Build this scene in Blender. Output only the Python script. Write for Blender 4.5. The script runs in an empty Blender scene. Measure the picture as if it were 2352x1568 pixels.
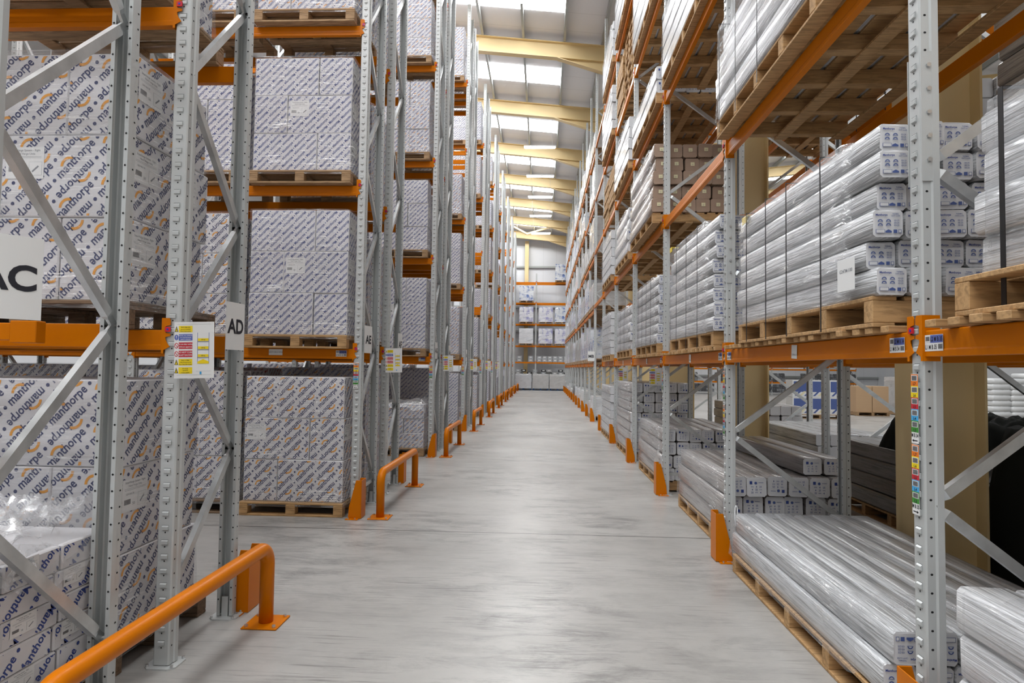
import bpy, bmesh, math, random
from mathutils import Vector, Matrix, noise
sc = bpy.context.scene
COL = sc.collection
PI = math.pi
# ------------------------------------------------------------------ camera
def setup_camera():
    cam = bpy.data.cameras.new('camera'); co = bpy.data.objects.new('camera', cam); COL.objects.link(co)
    p, y, r = .0411, -.0480, .0139
    r0 = Vector((math.cos(y), -math.sin(y), 0)); f0 = Vector((math.sin(y), math.cos(y), 0)); z = Vector((0, 0, 1))
    f = f0*math.cos(p)+z*math.sin(p); u0 = z*math.cos(p)-f0*math.sin(p)
    ri = r0*math.cos(r)+u0*math.sin(r); up = u0*math.cos(r)-r0*math.sin(r)
    M = Matrix((ri, up, -f)).transposed().to_4x4(); M.translation = (0, 0, 1.6)
    co.matrix_world = M
    cam.sensor_width = 36; cam.lens = 1458.77*36/2352; cam.clip_start = .05; cam.clip_end = 300
    sc.camera = co
setup_camera()
# ------------------------------------------------------------------ world, exposure
W = bpy.data.worlds.new('world'); sc.world = W; W.use_nodes = True
W.node_tree.nodes['Background'].inputs[0].default_value = (.82, .9, 1, 1)
W.node_tree.nodes['Background'].inputs[1].default_value = 1.5
SKYLIGHT, TUBE = 15.0, 14.0           # radiance of the roof lights and of the fluorescent tubes
sc.view_settings.view_transform = 'Standard'; sc.view_settings.look = 'None'
sc.view_settings.exposure = 0.44; sc.view_settings.gamma = 1.0; sc.view_settings.use_curve_mapping = False
sc.cycles.transparent_max_bounces = 14; sc.cycles.max_bounces = 6; sc.cycles.diffuse_bounces = 3; sc.cycles.glossy_bounces = 3
sc.cycles.caustics_reflective = False; sc.cycles.caustics_refractive = False
# ------------------------------------------------------------------ materials
MAT = {}
def nm(name):
    m = bpy.data.materials.new(name); m.use_nodes = True; MAT[name] = m
    return m, m.node_tree.nodes, m.node_tree.links, m.node_tree.nodes['Principled BSDF']
def plain(name, col, rough=.5, metal=0., coat=0., spec=.5):
    m, n, l, b = nm(name)
    b.inputs['Base Color'].default_value = (*col, 1); b.inputs['Roughness'].default_value = rough
    b.inputs['Metallic'].default_value = metal; b.inputs['Coat Weight'].default_value = coat
    b.inputs['Coat Roughness'].default_value = .12; b.inputs['Specular IOR Level'].default_value = spec
    return m
def coords(n, l, kind='Object', scale=(1, 1, 1)):
    t = n.new('ShaderNodeTexCoord'); mp = n.new('ShaderNodeMapping'); mp.inputs['Scale'].default_value = scale
    l.new(t.outputs[kind], mp.inputs[0]); return mp.outputs[0]
def noise_n(n, l, vec, scale, detail=4, rough=.55, dist=0.):
    t = n.new('ShaderNodeTexNoise'); t.inputs['Scale'].default_value = scale; t.inputs['Detail'].default_value = detail
    t.inputs['Roughness'].default_value = rough; t.inputs['Distortion'].default_value = dist
    l.new(vec, t.inputs['Vector']); return t.outputs['Fac']
def ramp(n, l, fac, stops):
    r = n.new('ShaderNodeValToRGB'); e = r.color_ramp.elements
    while len(e) < len(stops): e.new(.5)
    for k, (p, c) in enumerate(stops):
        e[k].position = p; e[k].color = (*c, 1) if hasattr(c, '__len__') else (c, c, c, 1)
    l.new(fac, r.inputs[0]); return r.outputs[0]
def math_n(n, l, op, a, b=None, c=None):
    t = n.new('ShaderNodeMath'); t.operation = op
    for k, v in enumerate((a, b, c)):
        if v is None: continue
        if hasattr(v, 'links') or not isinstance(v, (int, float)): l.new(v, t.inputs[k])
        else: t.inputs[k].default_value = v
    return t.outputs[0]
def mixc(n, l, fac, a, b, typ='MIX'):
    t = n.new('ShaderNodeMix'); t.data_type = 'RGBA'; t.blend_type = typ
    for s, v in ((0, fac), (6, a), (7, b)):
        if isinstance(v, tuple): t.inputs[s].default_value = (*v, 1)
        elif isinstance(v, (int, float)): t.inputs[s].default_value = v
        else: l.new(v, t.inputs[s])
    return t.outputs[2]
def bump(n, l, b, h, strength=.3, dist=.01):
    t = n.new('ShaderNodeBump'); t.inputs['Strength'].default_value = strength; t.inputs['Distance'].default_value = dist
    l.new(h, t.inputs['Height']); l.new(t.outputs[0], b.inputs['Normal']); return t.outputs[0]

plain('upright_steel', (.55, .57, .565), .42, .22)
def galv():
    m, n, l, b = nm('galvanised'); v = coords(n, l)
    f = noise_n(n, l, v, 9, 3)
    l.new(ramp(n, l, f, [(.3, (.50, .52, .52)), (.7, (.66, .68, .68))]), b.inputs['Base Color'])
    b.inputs['Metallic'].default_value = .75; b.inputs['Roughness'].default_value = .36
galv()
plain('orange_paint', (.60, .165, .0005), .36, 0, .05, .12)
plain('orange_dark', (.66, .185, .004), .3, 0, .3)
plain('hole_dark', (.008, .008, .009), .9)
plain('red_plastic', (.62, .01, .03), .35)
plain('blue_plastic', (.02, .05, .4), .35)
plain('paper', (.80, .80, .79), .5)
plain('ink', (.012, .012, .02), .6)
plain('ink_grey', (.22, .23, .25), .7)
plain('label_blue', (.10, .14, .44), .5); plain('label_orange', (.83, .2, .012), .5); plain('label_yellow', (.88, .66, .01), .5)
plain('label_red', (.55, .02, .035), .5); plain('label_cyan', (.06, .38, .72), .5); plain('label_green', (.05, .27, .035), .5)
plain('print_blue', (.022, .034, .125), .55); plain('print_orange', (.80, .33, .015), .5)
plain('print_mid_blue', (.07, .11, .30), .55); plain('print_navy', (.03, .06, .26), .55); plain('print_red', (.42, .02, .02), .6)
plain('bolt_steel', (.62, .63, .63), .3, .9)
plain('strap_black', (.01, .01, .011), .4)
plain('cream_steel', (.78, .60, .31), .5)
plain('purlin_steel', (.42, .44, .43), .45, .5)
plain('trim_white', (.75, .76, .77), .5)
plain('tape_yellow', (.85, .62, .06), .5)
def wood(name, a, b_):
    m, n, l, b = nm(name)
    v = coords(n, l, 'Object', (3, 22, 22)); f = noise_n(n, l, v, 2.2, 5, .6, .6)
    oi = n.new('ShaderNodeObjectInfo'); v2 = coords(n, l, 'Object', (1, 7, 1))
    f2 = noise_n(n, l, v2, 1.7, 2)
    mx = mixc(n, l, math_n(n, l, 'ADD', math_n(n, l, 'MULTIPLY', oi.outputs['Random'], .35), math_n(n, l, 'MULTIPLY', f2, .75)), a, b_)
    l.new(mixc(n, l, ramp(n, l, f, [(.42, 0), (.62, .7)]), mx, tuple(x*.6 for x in b_)), b.inputs['Base Color'])
    b.inputs['Roughness'].default_value = .75; bump(n, l, b, f, .25, .004)
wood('pallet_wood', (.50, .33, .18), (.34, .205, .10))
wood('pallet_wood_dark', (.26, .17, .10), (.16, .10, .06))
wood('pine_wood', (.60, .375, .175), (.44, .25, .10))
wood('blue_wood', (.03, .09, .22), (.02, .06, .16))
def card(name, col, var=.08):
    m, n, l, b = nm(name); v = coords(n, l, 'Object', (1, 1, 14)); f = noise_n(n, l, v, 3, 3)
    oi = n.new('ShaderNodeObjectInfo')
    k = math_n(n, l, 'ADD', math_n(n, l, 'MULTIPLY', f, .5), math_n(n, l, 'MULTIPLY', oi.outputs['Random'], .5))
    l.new(mixc(n, l, k, tuple(x*(1-var) for x in col), tuple(min(1, x*(1+var)) for x in col)), b.inputs['Base Color'])
    b.inputs['Roughness'].default_value = .55; bump(n, l, b, f, .12, .003)
card('carton_white', (.70, .69, .705)); card('carton_shaded', (.50, .47, .47)); card('kraft', (.44, .32, .23)); card('kraft_box', (.50, .33, .19))
def film(name, cover, gloss, stretch, milk=.06, seed=0.):
    """clear stretch film: mostly see-through, with wrinkles that catch the light"""
    m, n, l, b = nm(name); n.remove(b)
    out = n['Material Output']; v = coords(n, l, 'Object', stretch)
    f = noise_n(n, l, v, 3.2, 6, .62, .9); f2 = noise_n(n, l, coords(n, l, 'Object', (1.3, 1.1, 1.6)), 2.1, 3)
    mask = ramp(n, l, f, [(.53, 0.), (.64, 1.)]); m2 = ramp(n, l, f2, [(.44, .08), (.66, 1.)])
    tr = n.new('ShaderNodeBsdfTransparent'); tr.inputs[0].default_value = (.97, .97, .975, 1)
    gl = n.new('ShaderNodeBsdfGlossy'); gl.inputs['Roughness'].default_value = .13; gl.inputs[0].default_value = (1, 1, 1, 1)
    di = n.new('ShaderNodeBsdfTranslucent'); di.inputs[0].default_value = (.9, .9, .9, 1)
    df = n.new('ShaderNodeBsdfDiffuse'); df.inputs[0].default_value = (.85, .86, .87, 1)
    bp = n.new('ShaderNodeBump'); bp.inputs['Strength'].default_value = .9; bp.inputs['Distance'].default_value = .012
    l.new(f, bp.inputs['Height']); l.new(bp.outputs[0], gl.inputs['Normal'])
    a = n.new('ShaderNodeMixShader'); l.new(df.outputs[0], a.inputs[1]); l.new(gl.outputs[0], a.inputs[2]); a.inputs[0].default_value = .6
    fac = math_n(n, l, 'MULTIPLY', mask, m2)
    fac = math_n(n, l, 'MULTIPLY_ADD', fac, cover, gloss)
    mx = n.new('ShaderNodeMixShader'); l.new(fac, mx.inputs[0]); l.new(tr.outputs[0], mx.inputs[1]); l.new(a.outputs[0], mx.inputs[2])
    mk = n.new('ShaderNodeMixShader'); mk.inputs[0].default_value = milk
    l.new(mx.outputs[0], mk.inputs[1]); l.new(df.outputs[0], mk.inputs[2]); l.new(mk.outputs[0], out.inputs[0])
film('film_cartons', .9, .045, (1.1, 1.1, 22), .03)
film('film_packs', .95, .07, (15, 1.2, 15), .07)
film('film_loose', .75, .14, (3.5, 3.5, 5), .09)
def pack(name, col, rough=.3):
    """plastic-bagged long pack: pale foam under wrinkled film drawn along its length (object Y)"""
    m, n, l, b = nm(name)
    f = noise_n(n, l, coords(n, l, 'Object', (28, 1., 28)), 2.0, 5, .6, .8)
    g = noise_n(n, l, coords(n, l, 'Object', (3, 1.5, 3)), 3.0, 3)
    oi = n.new('ShaderNodeObjectInfo')
    k = math_n(n, l, 'ADD', math_n(n, l, 'MULTIPLY', g, .7), math_n(n, l, 'MULTIPLY', oi.outputs['Random'], .3))
    base = mixc(n, l, k, tuple(x*.9 for x in col), tuple(min(1, x*1.06) for x in col))
    l.new(mixc(n, l, ramp(n, l, f, [(.38, .85), (.54, 0.)]), base, tuple(x*.42 for x in col)), b.inputs['Base Color'])
    b.inputs['Roughness'].default_value = rough; b.inputs['Coat Weight'].default_value = .6; b.inputs['Coat Roughness'].default_value = .12
    bump(n, l, b, f, .8, .02)
pack('pack_white', (.64, .65, .665)); pack('pack_bright', (.78, .785, .80)); pack('pack_grey', (.20, .185, .18)); pack('pack_kraft', (.36, .25, .18))
pack('pack_taupe', (.42, .39, .375))
plain('pack_end', (.70, .70, .715), .4); plain('pack_end_kraft', (.37, .255, .185), .5)
plain('note_cream', (.72, .66, .42), .6)
plain('tarp_dark', (.010, .011, .009), .85, 0, 0, .15)
plain('black_goods', (.02, .02, .022), .4)
plain('tote_grey', (.42, .44, .46), .5)
plain('bright_blue', (.02, .22, .62), .5)
plain('bag_white', (.72, .73, .73), .35, 0, .3)
def wrapped_block(name, c1, c2, zs=7., coat=.5):
    m, n, l, b = nm(name)
    v = coords(n, l, 'Object', (2.2, 2.2, 1)); f = noise_n(n, l, v, 2.6, 4)
    z = noise_n(n, l, coords(n, l, 'Object', (.6, .6, zs)), 2.2, 1)
    k = math_n(n, l, 'MULTIPLY', ramp(n, l, z, [(.44, 0), (.5, 1)]), ramp(n, l, f, [(.45, 0), (.6, 1)]))
    l.new(mixc(n, l, k, c1, c2), b.inputs['Base Color'])
    b.inputs['Roughness'].default_value = .35; b.inputs['Coat Weight'].default_value = coat
    bump(n, l, b, noise_n(n, l, coords(n, l, 'Object', (1.5, 1.5, 6)), 4, 5), .5, .02)
wrapped_block('wrapped_white', (.72, .73, .75), (.66, .67, .70))
wrapped_block('wrapped_blue', (.70, .72, .75), (.10, .17, .42))
wrapped_block('wrapped_lilac', (.72, .72, .75), (.28, .28, .52), 9)
wrapped_block('wrapped_grey', (.50, .49, .48), (.42, .41, .40))
wrapped_block('wrapped_beige', (.60, .59, .57), (.54, .53, .51))
wrapped_block('wrapped_dark', (.05, .05, .055), (.28, .29, .30), 12)
def floor_mat():
    m, n, l, b = nm('polished_concrete')
    v = coords(n, l); big = noise_n(n, l, v, .55, 5, .6); fine = noise_n(n, l, v, 9, 6, .7)
    base = mixc(n, l, ramp(n, l, big, [(.3, 0), (.7, 1)]), (.36, .348, .328), (.47, .455, .432))
    base = mixc(n, l, math_n(n, l, 'MULTIPLY', fine, .35), base, (.24, .23, .215))
    # tyre scuffs and scratches: fine dark marks gathered in worn patches
    def rotated(ang, sc_):
        t = n.new('ShaderNodeTexCoord'); mp = n.new('ShaderNodeMapping'); mp.inputs['Rotation'].default_value = (0, 0, ang); mp.inputs['Scale'].default_value = sc_
        l.new(t.outputs['Object'], mp.inputs[0]); return mp.outputs[0]
    patch = ramp(n, l, noise_n(n, l, coords(n, l, 'Object', (.8, .55, 1)), .75, 3), [(.42, .25), (.56, 1)])
    sm = ramp(n, l, noise_n(n, l, rotated(.12, (.9, 2.6, 1)), 1.7, 15, .80, .4), [(.46, 0), (.62, 1.)])
    base = mixc(n, l, math_n(n, l, 'MULTIPLY', math_n(n, l, 'MULTIPLY', sm, patch), .62), base, (.085, .082, .078))
    for ang, k in ((.25, 1.), (-.6, 1.3), (1.1, 1.1)):
        f = noise_n(n, l, rotated(ang, (1.1*k, 26*k, 1)), 1.6, 4, .6, .25); pk = ramp(n, l, noise_n(n, l, rotated(ang*2, (1, .7, 1)), 1.1*k, 3), [(.50, 0), (.66, 1)])
        base = mixc(n, l, math_n(n, l, 'MULTIPLY', math_n(n, l, 'MULTIPLY', ramp(n, l, f, [(.56, 0), (.64, 1)]), pk), .6), base, (.10, .095, .09))
    sp = n.new('ShaderNodeSeparateXYZ'); l.new(v, sp.inputs[0])
    # saw-cut joints
    def joint(sock, off, per, wd):
        a = math_n(n, l, 'ADD', sock, off); a = math_n(n, l, 'ABSOLUTE', a)
        return math_n(n, l, 'LESS_THAN', a, wd)
    j = joint(sp.outputs[1], -6.21, 100., .009)
    j2 = joint(sp.outputs[1], -29., 100., .006); j = math_n(n, l, 'MAXIMUM', j, j2)
    base = mixc(n, l, math_n(n, l, 'MULTIPLY', j, .9), base, (.06, .057, .054))
    l.new(base, b.inputs['Base Color'])
    l.new(ramp(n, l, noise_n(n, l, v, 1.3, 4), [(.3, .31), (.7, .42)]), b.inputs['Roughness'])
    b.inputs['Specular IOR Level'].default_value = .5
    bump(n, l, b, fine, .05, .004)
floor_mat()
def cladding(name, col, sx, wd=.02):
    m, n, l, b = nm(name); v = coords(n, l); sp = n.new('ShaderNodeSeparateXYZ'); l.new(v, sp.inputs[0])
    a = math_n(n, l, 'PINGPONG', sp.outputs[sx], .5); j = math_n(n, l, 'LESS_THAN', a, wd)
    f = noise_n(n, l, v, .8, 3)
    l.new(mixc(n, l, math_n(n, l, 'MULTIPLY', j, .35), mixc(n, l, f, tuple(x*.95 for x in col), col), tuple(x*.6 for x in col)), b.inputs['Base Color'])
    b.inputs['Roughness'].default_value = .5
cladding('roof_liner', (.86, .85, .855), 1, .012); cladding('wall_liner', (.76, .77, .79), 0, .012)
def emit(name, col, s):
    m, n, l, b = nm(name)
    b.inputs['Base Color'].default_value = (.9, .9, .9, 1); b.inputs['Emission Color'].default_value = (*col, 1); b.inputs['Emission Strength'].default_value = s
emit('daylight_panel', (.95, .975, 1), SKYLIGHT); emit('daylight_panel_hall', (.95, .975, 1), SKYLIGHT*.55); emit('tube_light', (1, .98, .94), TUBE)
# ------------------------------------------------------------------ mesh helpers
class MB:
    def __init__(s): s.v = []; s.f = []; s.m = []; s.mats = []
    def mi(s, mat):
        if mat not in s.mats: s.mats.append(mat)
        return s.mats.index(mat)
    def add(s, vs, fs, mat):
        o = len(s.v); k = s.mi(mat); s.v += [tuple(p) for p in vs]
        s.f += [tuple(i+o for i in f) for f in fs]; s.m += [k]*len(fs); return s
    def box(s, x0, x1, y0, y1, z0, z1, mat, M=None):
        vs = [Vector(p) for p in ((x0, y0, z0), (x1, y0, z0), (x1, y1, z0), (x0, y1, z0), (x0, y0, z1), (x1, y0, z1), (x1, y1, z1), (x0, y1, z1))]
        if M: vs = [M @ p for p in vs]
        return s.add(vs, [(0, 3, 2, 1), (4, 5, 6, 7), (0, 1, 5, 4), (1, 2, 6, 5), (2, 3, 7, 6), (3, 0, 4, 7)], mat)
    def bar(s, p, q, w, h, mat, taper=0, up=(1, 0, 0)):
        """box bar from p to q, w across `up`, optional flattened ends"""
        p, q = Vector(p), Vector(q); d = (q-p); L = d.length; d.normalize(); u = Vector(up); u = (u-d*u.dot(d)).normalized(); t = d.cross(u)
        st = [(0, 1, 1), (1, 1, 1)] if not taper else [(0, .45, .8), (taper*.7/L, .45, .8), (taper/L, 1, 1), (1-taper/L, 1, 1), (1-taper*.7/L, .45, .8), (1, .45, .8)]
        vs = []
        for k, a, b in st:
            c = p+d*(L*k)
            for i, j in ((-1, -1), (1, -1), (1, 1), (-1, 1)): vs.append(c+u*(i*w*a/2)+t*(j*h*b/2))
        fs = [(3, 2, 1, 0)]
        for r in range(len(st)-1):
            for i in range(4): fs.append((r*4+i, r*4+(i+1) % 4, r*4+4+(i+1) % 4, r*4+4+i))
        e = len(vs)-4; fs.append((e, e+1, e+2, e+3)); return s.add(vs, fs, mat)
    def cyl(s, p, q, r, mat, n=10, r2=None):
        p, q = Vector(p), Vector(q); d = (q-p).normalized(); a = d.orthogonal().normalized(); b = d.cross(a); r2 = r if r2 is None else r2
        vs = [c+a*(math.cos(2*PI*i/n)*rr)+b*(math.sin(2*PI*i/n)*rr) for c, rr in ((p, r), (q, r2)) for i in range(n)]
        fs = [(i, (i+1) % n, n+(i+1) % n, n+i) for i in range(n)]+[tuple(reversed(range(n))), tuple(range(n, 2*n))]
        return s.add(vs, fs, mat)
    def prism(s, pts, axis, a0, a1, mat, M=None):
        """extrude a 2D polygon along axis ('x','y','z')"""
        def mk(p, a): return {'x': (a, p[0], p[1]), 'y': (p[0], a, p[1]), 'z': (p[0], p[1], a)}[axis]
        n = len(pts); vs = [Vector(mk(p, a)) for a in (a0, a1) for p in pts]
        if M: vs = [M @ p for p in vs]
        fs = [(i, (i+1) % n, n+(i+1) % n, n+i) for i in range(n)]+[tuple(reversed(range(n))), tuple(range(n, 2*n))]
        return s.add(vs, fs, mat)
    def tube(s, path, r, mat, n=14, cap=True):
        path = [Vector(p) for p in path]; vs = []; prev = None
        for k, p in enumerate(path):
            d = (path[min(k+1, len(path)-1)]-path[max(k-1, 0)]).normalized()
            a = d.orthogonal().normalized() if prev is None else (prev-d*prev.dot(d)).normalized(); prev = a; b = d.cross(a)
            vs += [p+a*(math.cos(2*PI*i/n)*r)+b*(math.sin(2*PI*i/n)*r) for i in range(n)]
        fs = [(k*n+i, k*n+(i+1) % n, (k+1)*n+(i+1) % n, (k+1)*n+i) for k in range(len(path)-1) for i in range(n)]
        if cap: fs += [tuple(reversed(range(n))), tuple(range(len(vs)-n, len(vs)))]
        return s.add(vs, fs, mat)
    def mesh(s, name, bevel=0, smooth=False, fixn=True):
        me = bpy.data.meshes.new(name); me.from_pydata([tuple(p) for p in s.v], [], s.f)
        for m in s.mats: me.materials.append(MAT[m])
        for i, p in enumerate(me.polygons): p.material_index = s.m[i]
        if bevel or fixn:
            bm = bmesh.new(); bm.from_mesh(me)
            if fixn: bmesh.ops.recalc_face_normals(bm, faces=bm.faces)
            if bevel: bmesh.ops.bevel(bm, geom=[e for e in bm.edges if len(e.link_faces) == 2 and e.calc_face_angle(0) > .5], offset=bevel, segments=1, affect='EDGES', clamp_overlap=True)
            bm.to_mesh(me); bm.free()
        if smooth:
            for p in me.polygons: p.use_smooth = True
        return me
def ob(name, me, parent=None, loc=(0, 0, 0), rot=(0, 0, 0), label=None, cat=None, group=None, kind=None):
    o = bpy.data.objects.new(name, me); COL.objects.link(o); o.location = loc; o.rotation_euler = rot
    if parent: o.parent = parent
    for k, v in (('label', label), ('category', cat), ('group', group), ('kind', kind)):
        if v: o[k] = v
    return o
def thing(name, label, cat, loc=(0, 0, 0), rotz=0., group=None):
    return ob(name, None, None, loc, (0, 0, rotz), label, cat, group)
CACHE = {}
def cached(key, fn):
    if key not in CACHE: CACHE[key] = fn()
    return CACHE[key]
# ------------------------------------------------------------------ lettering (flat polygons in the x-z plane, facing -y)
GLY = {}
def word(text, res=2, bold=.012):
    k = (text, res, bold)
    if k not in GLY:
        cu = bpy.data.curves.new('t', 'FONT'); cu.body = text; cu.size = 1; cu.resolution_u = res; cu.fill_mode = 'FRONT'; cu.offset = bold
        o = bpy.data.objects.new('t', cu); COL.objects.link(o)
        bpy.context.view_layer.update()
        me = bpy.data.meshes.new_from_object(o.evaluated_get(bpy.context.evaluated_depsgraph_get()))
        vs = [(v.co.x, v.co.y) for v in me.vertices]; fs = [tuple(p.vertices) for p in me.polygons]
        bpy.data.objects.remove(o); bpy.data.curves.remove(cu); bpy.data.meshes.remove(me)
        xs = [v[0] for v in vs]; GLY[k] = (vs, fs, min(xs), max(xs))
    return GLY[k]
def put_text(mb, text, x, z, size, mat, y=0., align='c', sq=1., ang=0., res=2, bold=.012):
    vs, fs, a, b = word(text, res, bold); off = {'c': (a+b)/2, 'l': a, 'r': b}[align]
    ca, sa = math.cos(ang), math.sin(ang)
    out = []
    for u, v in vs:
        u = (u-off)*size*sq; v = (v-.35)*size; out.append((x+u*ca-v*sa, y, z+u*sa+v*ca))
    mb.add(out, fs, mat)
def rect(mb, x, z, w, h, mat, y=0.):
    mb.add([(x-w/2, y, z-h/2), (x+w/2, y, z-h/2), (x+w/2, y, z+h/2), (x-w/2, y, z+h/2)], [(0, 1, 2, 3)], mat)
def barcode(mb, x, z, w, h, y, seed=1):
    r = random.Random(seed); u = x-w/2
    while u < x+w/2:
        t = r.choice((.006, .01, .016))*w*4; rect(mb, min(u+t/2, x+w/2), z, t*.55, h, 'ink', y); u += t
def sheet(w, h, th=.001, mat='paper'):
    mb = MB(); mb.box(-w/2, w/2, 0, th, -h/2, h/2, mat); return mb
E_ = -.0006
# ------------------------------------------------------------------ carton print: diagonal repeats of the maker's word
def arc_pts(x, z, r0, r1, a0, a1, n=9):
    v = []
    for k in range(n+1):
        a = a0+(a1-a0)*k/n
        v += [(x+r0*math.cos(a), z+r0*math.sin(a)), (x+r1*math.cos(a), z+r1*math.sin(a))]
    return v, [(2*k, 2*k+1, 2*k+3, 2*k+2) for k in range(n)]
def tile(kind, w, h, seed):
    """2D print clipped to a w x h rectangle -> list of (verts2d, faces, mat)"""
    r = random.Random(seed); ang = math.radians(46)
    if kind == 'arc': txt, size, length, gap, col = 'manthorpe', .070, .262, .077, 'print_blue'
    elif kind == 'arc_small': txt, size, length, gap, col = 'manthorpe', .045, .165, .056, 'print_mid_blue'
    elif kind == 'small': txt, size, length, gap, col = 'Manthorpe', .043, .155, .056, 'print_navy'
    elif kind == 'red': txt, size, length, gap, col = 'Manthorpe', .043, .155, .056, 'print_red'
    else: txt, size, length, gap, col = 'Manthorpe', .060, .215, .085, 'print_navy'
    step = length*1.24
    vs, fs, a, b = word(txt, 2, .02); sq = length/((b-a)*size); ca, sa = math.cos(ang), math.sin(ang)
    bm = bmesh.new(); mats = [col, 'print_orange']
    def emitp(pts, faces, mi):
        bv = [bm.verts.new((p[0], p[1], 0)) for p in pts]
        for f in faces:
            try: bm.faces.new([bv[i] for i in f]).material_index = mi
            except ValueError: pass
    ox, oz = r.random()*step, r.random()*gap*2
    R = (w+h)*.75; cx, cz = w/2, h/2
    nl = int(R/gap)+2; ns = int(R/step)+2
    for i in range(-nl, nl+1):
        for j in range(-ns, ns+1):
            u = j*step+ox+i*gap*1.03-round(i*gap*1.03/step)*step; v = i*gap+oz
            x, z = cx+u*ca-v*sa, cz+u*sa+v*ca; half = (b-a)*size*sq/2+.05
            if not (-half < x < w+half and -half < z < h+half): continue
            sgn = 1 if (i+j-round(i*gap*1.03/step)) % 2 == 0 else -1
            pts = []
            for p in vs:
                pu, pv = (p[0]-(a+b)/2)*size*sq*sgn, (p[1]-.27)*size*sgn
                pts.append((x+pu*ca-pv*sa, z+pu*sa+pv*ca))
            emitp(pts, fs, 0)
            if kind.startswith('arc'):
                pu = -length*.19*sgn; pv = -.022*length*sgn; ax, az = x+pu*ca-pv*sa, z+pu*sa+pv*ca
                c0 = ang+(0 if sgn > 0 else PI)
                emitp(*arc_pts(ax, az, length*.15, length*.205, c0+.45, c0+2.35), 1)
            du = step/2; dx, dz = x+du*ca, z+du*sa; rr = size*.15
            emitp([(dx+rr*math.cos(2*PI*k/8), dz+rr*math.sin(2*PI*k/8)) for k in range(8)], [tuple(range(8))], 0)
    for co, no in (((0, 0, 0), (-1, 0, 0)), ((w, 0, 0), (1, 0, 0)), ((0, 0, 0), (0, -1, 0)), ((0, h, 0), (0, 1, 0))):
        bmesh.ops.bisect_plane(bm, geom=bm.verts[:]+bm.edges[:]+bm.faces[:], plane_co=co, plane_no=no, clear_outer=True)
    bm.verts.index_update()
    V = [(v.co.x, v.co.y) for v in bm.verts]; out = []
    for mi in (0, 1):
        F = [tuple(v.index for v in f.verts) for f in bm.faces if f.material_index == mi]
        if F: out.append((V, F, mats[mi]))
    bm.free(); return out
def ship_label(mb, x, z, w, h, y, long=True):
    """printed goods label, drawn in the plane y"""
    rect(mb, x, z, w, h, 'paper', y)
    t = 'ink_grey'; y2 = y-.0004
    put_text(mb, 'SmartVerge System - Right', x, z+h*.40, h*.095, t, y2, sq=.95)
    put_text(mb, 'Hand Verge Units', x, z+h*.29, h*.095, t, y2, sq=.95)
    for k in range(2): rect(mb, x, z+h*(.2-.04*k), w*.85, h*.008, t, y2)
    put_text(mb, 'GDV-RH-TR', x-w*.2, z+h*.04, h*.075, t, y2)
    put_text(mb, '50', x-w*.05, z-h*.28, h*.12, t, y2)
    barcode(mb, x-w*.3, z-h*.2, w*.25, h*.16, y2, 5)
    rect(mb, x+w*.28, z-h*.18, w*.34, h*.42, 'ink_grey', y2); rect(mb, x+w*.28, z-h*.18, w*.33, h*.41, 'paper', y2-.0003)
    mb.bar((x+w*.2, y2-.0005, z-h*.28), (x+w*.36, y2-.0005, z-h*.1), .0008, h*.05, t, up=(0, 1, 0))
def carton(w, d, h, kind, seed, label=False, tape=True, card='carton_white'):
    def mk():
        mb = MB(); e = .0012
        bx = MB(); bx.box(-w/2, w/2, -d/2, d/2, 0, h, card); tmp = bx.mesh('t', .006)
        mb.add([v.co for v in tmp.vertices], [tuple(p.vertices) for p in tmp.polygons], card); bpy.data.meshes.remove(tmp)
        if kind:
            for k, (ww, f) in enumerate(((w, lambda u, v: (u-w/2, -d/2-e, v)), (d, lambda u, v: (w/2+e, u-d/2, v)), (w, lambda u, v: (w/2-u, d/2+e, v)), (d, lambda u, v: (-w/2-e, d/2-u, v)))):
                m = .008
                for V, F, mt in tile(kind, ww-2*m, h-2*m, seed*7+k): mb.add([f(p[0]+m, p[1]+m) for p in V], F, mt)
        if label:
            lw, lh = (.21, .17) if h > .2 else (.13, .075)
            ship_label(mb, -w*.5+min(.13, w*.36), h*.66, min(lw, w*.6), lh, -d/2-.0022)
            s = MB(); ship_label(s, -d*.5+min(.13, d*.36), h*.66, min(lw, d*.6), lh, 0)
            o = len(mb.v)
            for V, mi in [(s, 0)]:
                base = len(mb.v); mb.v += [(w/2+.0022-p[1], p[0], p[2]) for p in s.v]
                for f, k in zip(s.f, s.m): mb.f.append(tuple(i+base for i in f)); mb.m.append(mb.mi(s.mats[k]))
        return mb.mesh('carton', fixn=False)
    return cached(('carton', w, d, h, kind, seed, label, card), mk)
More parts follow.
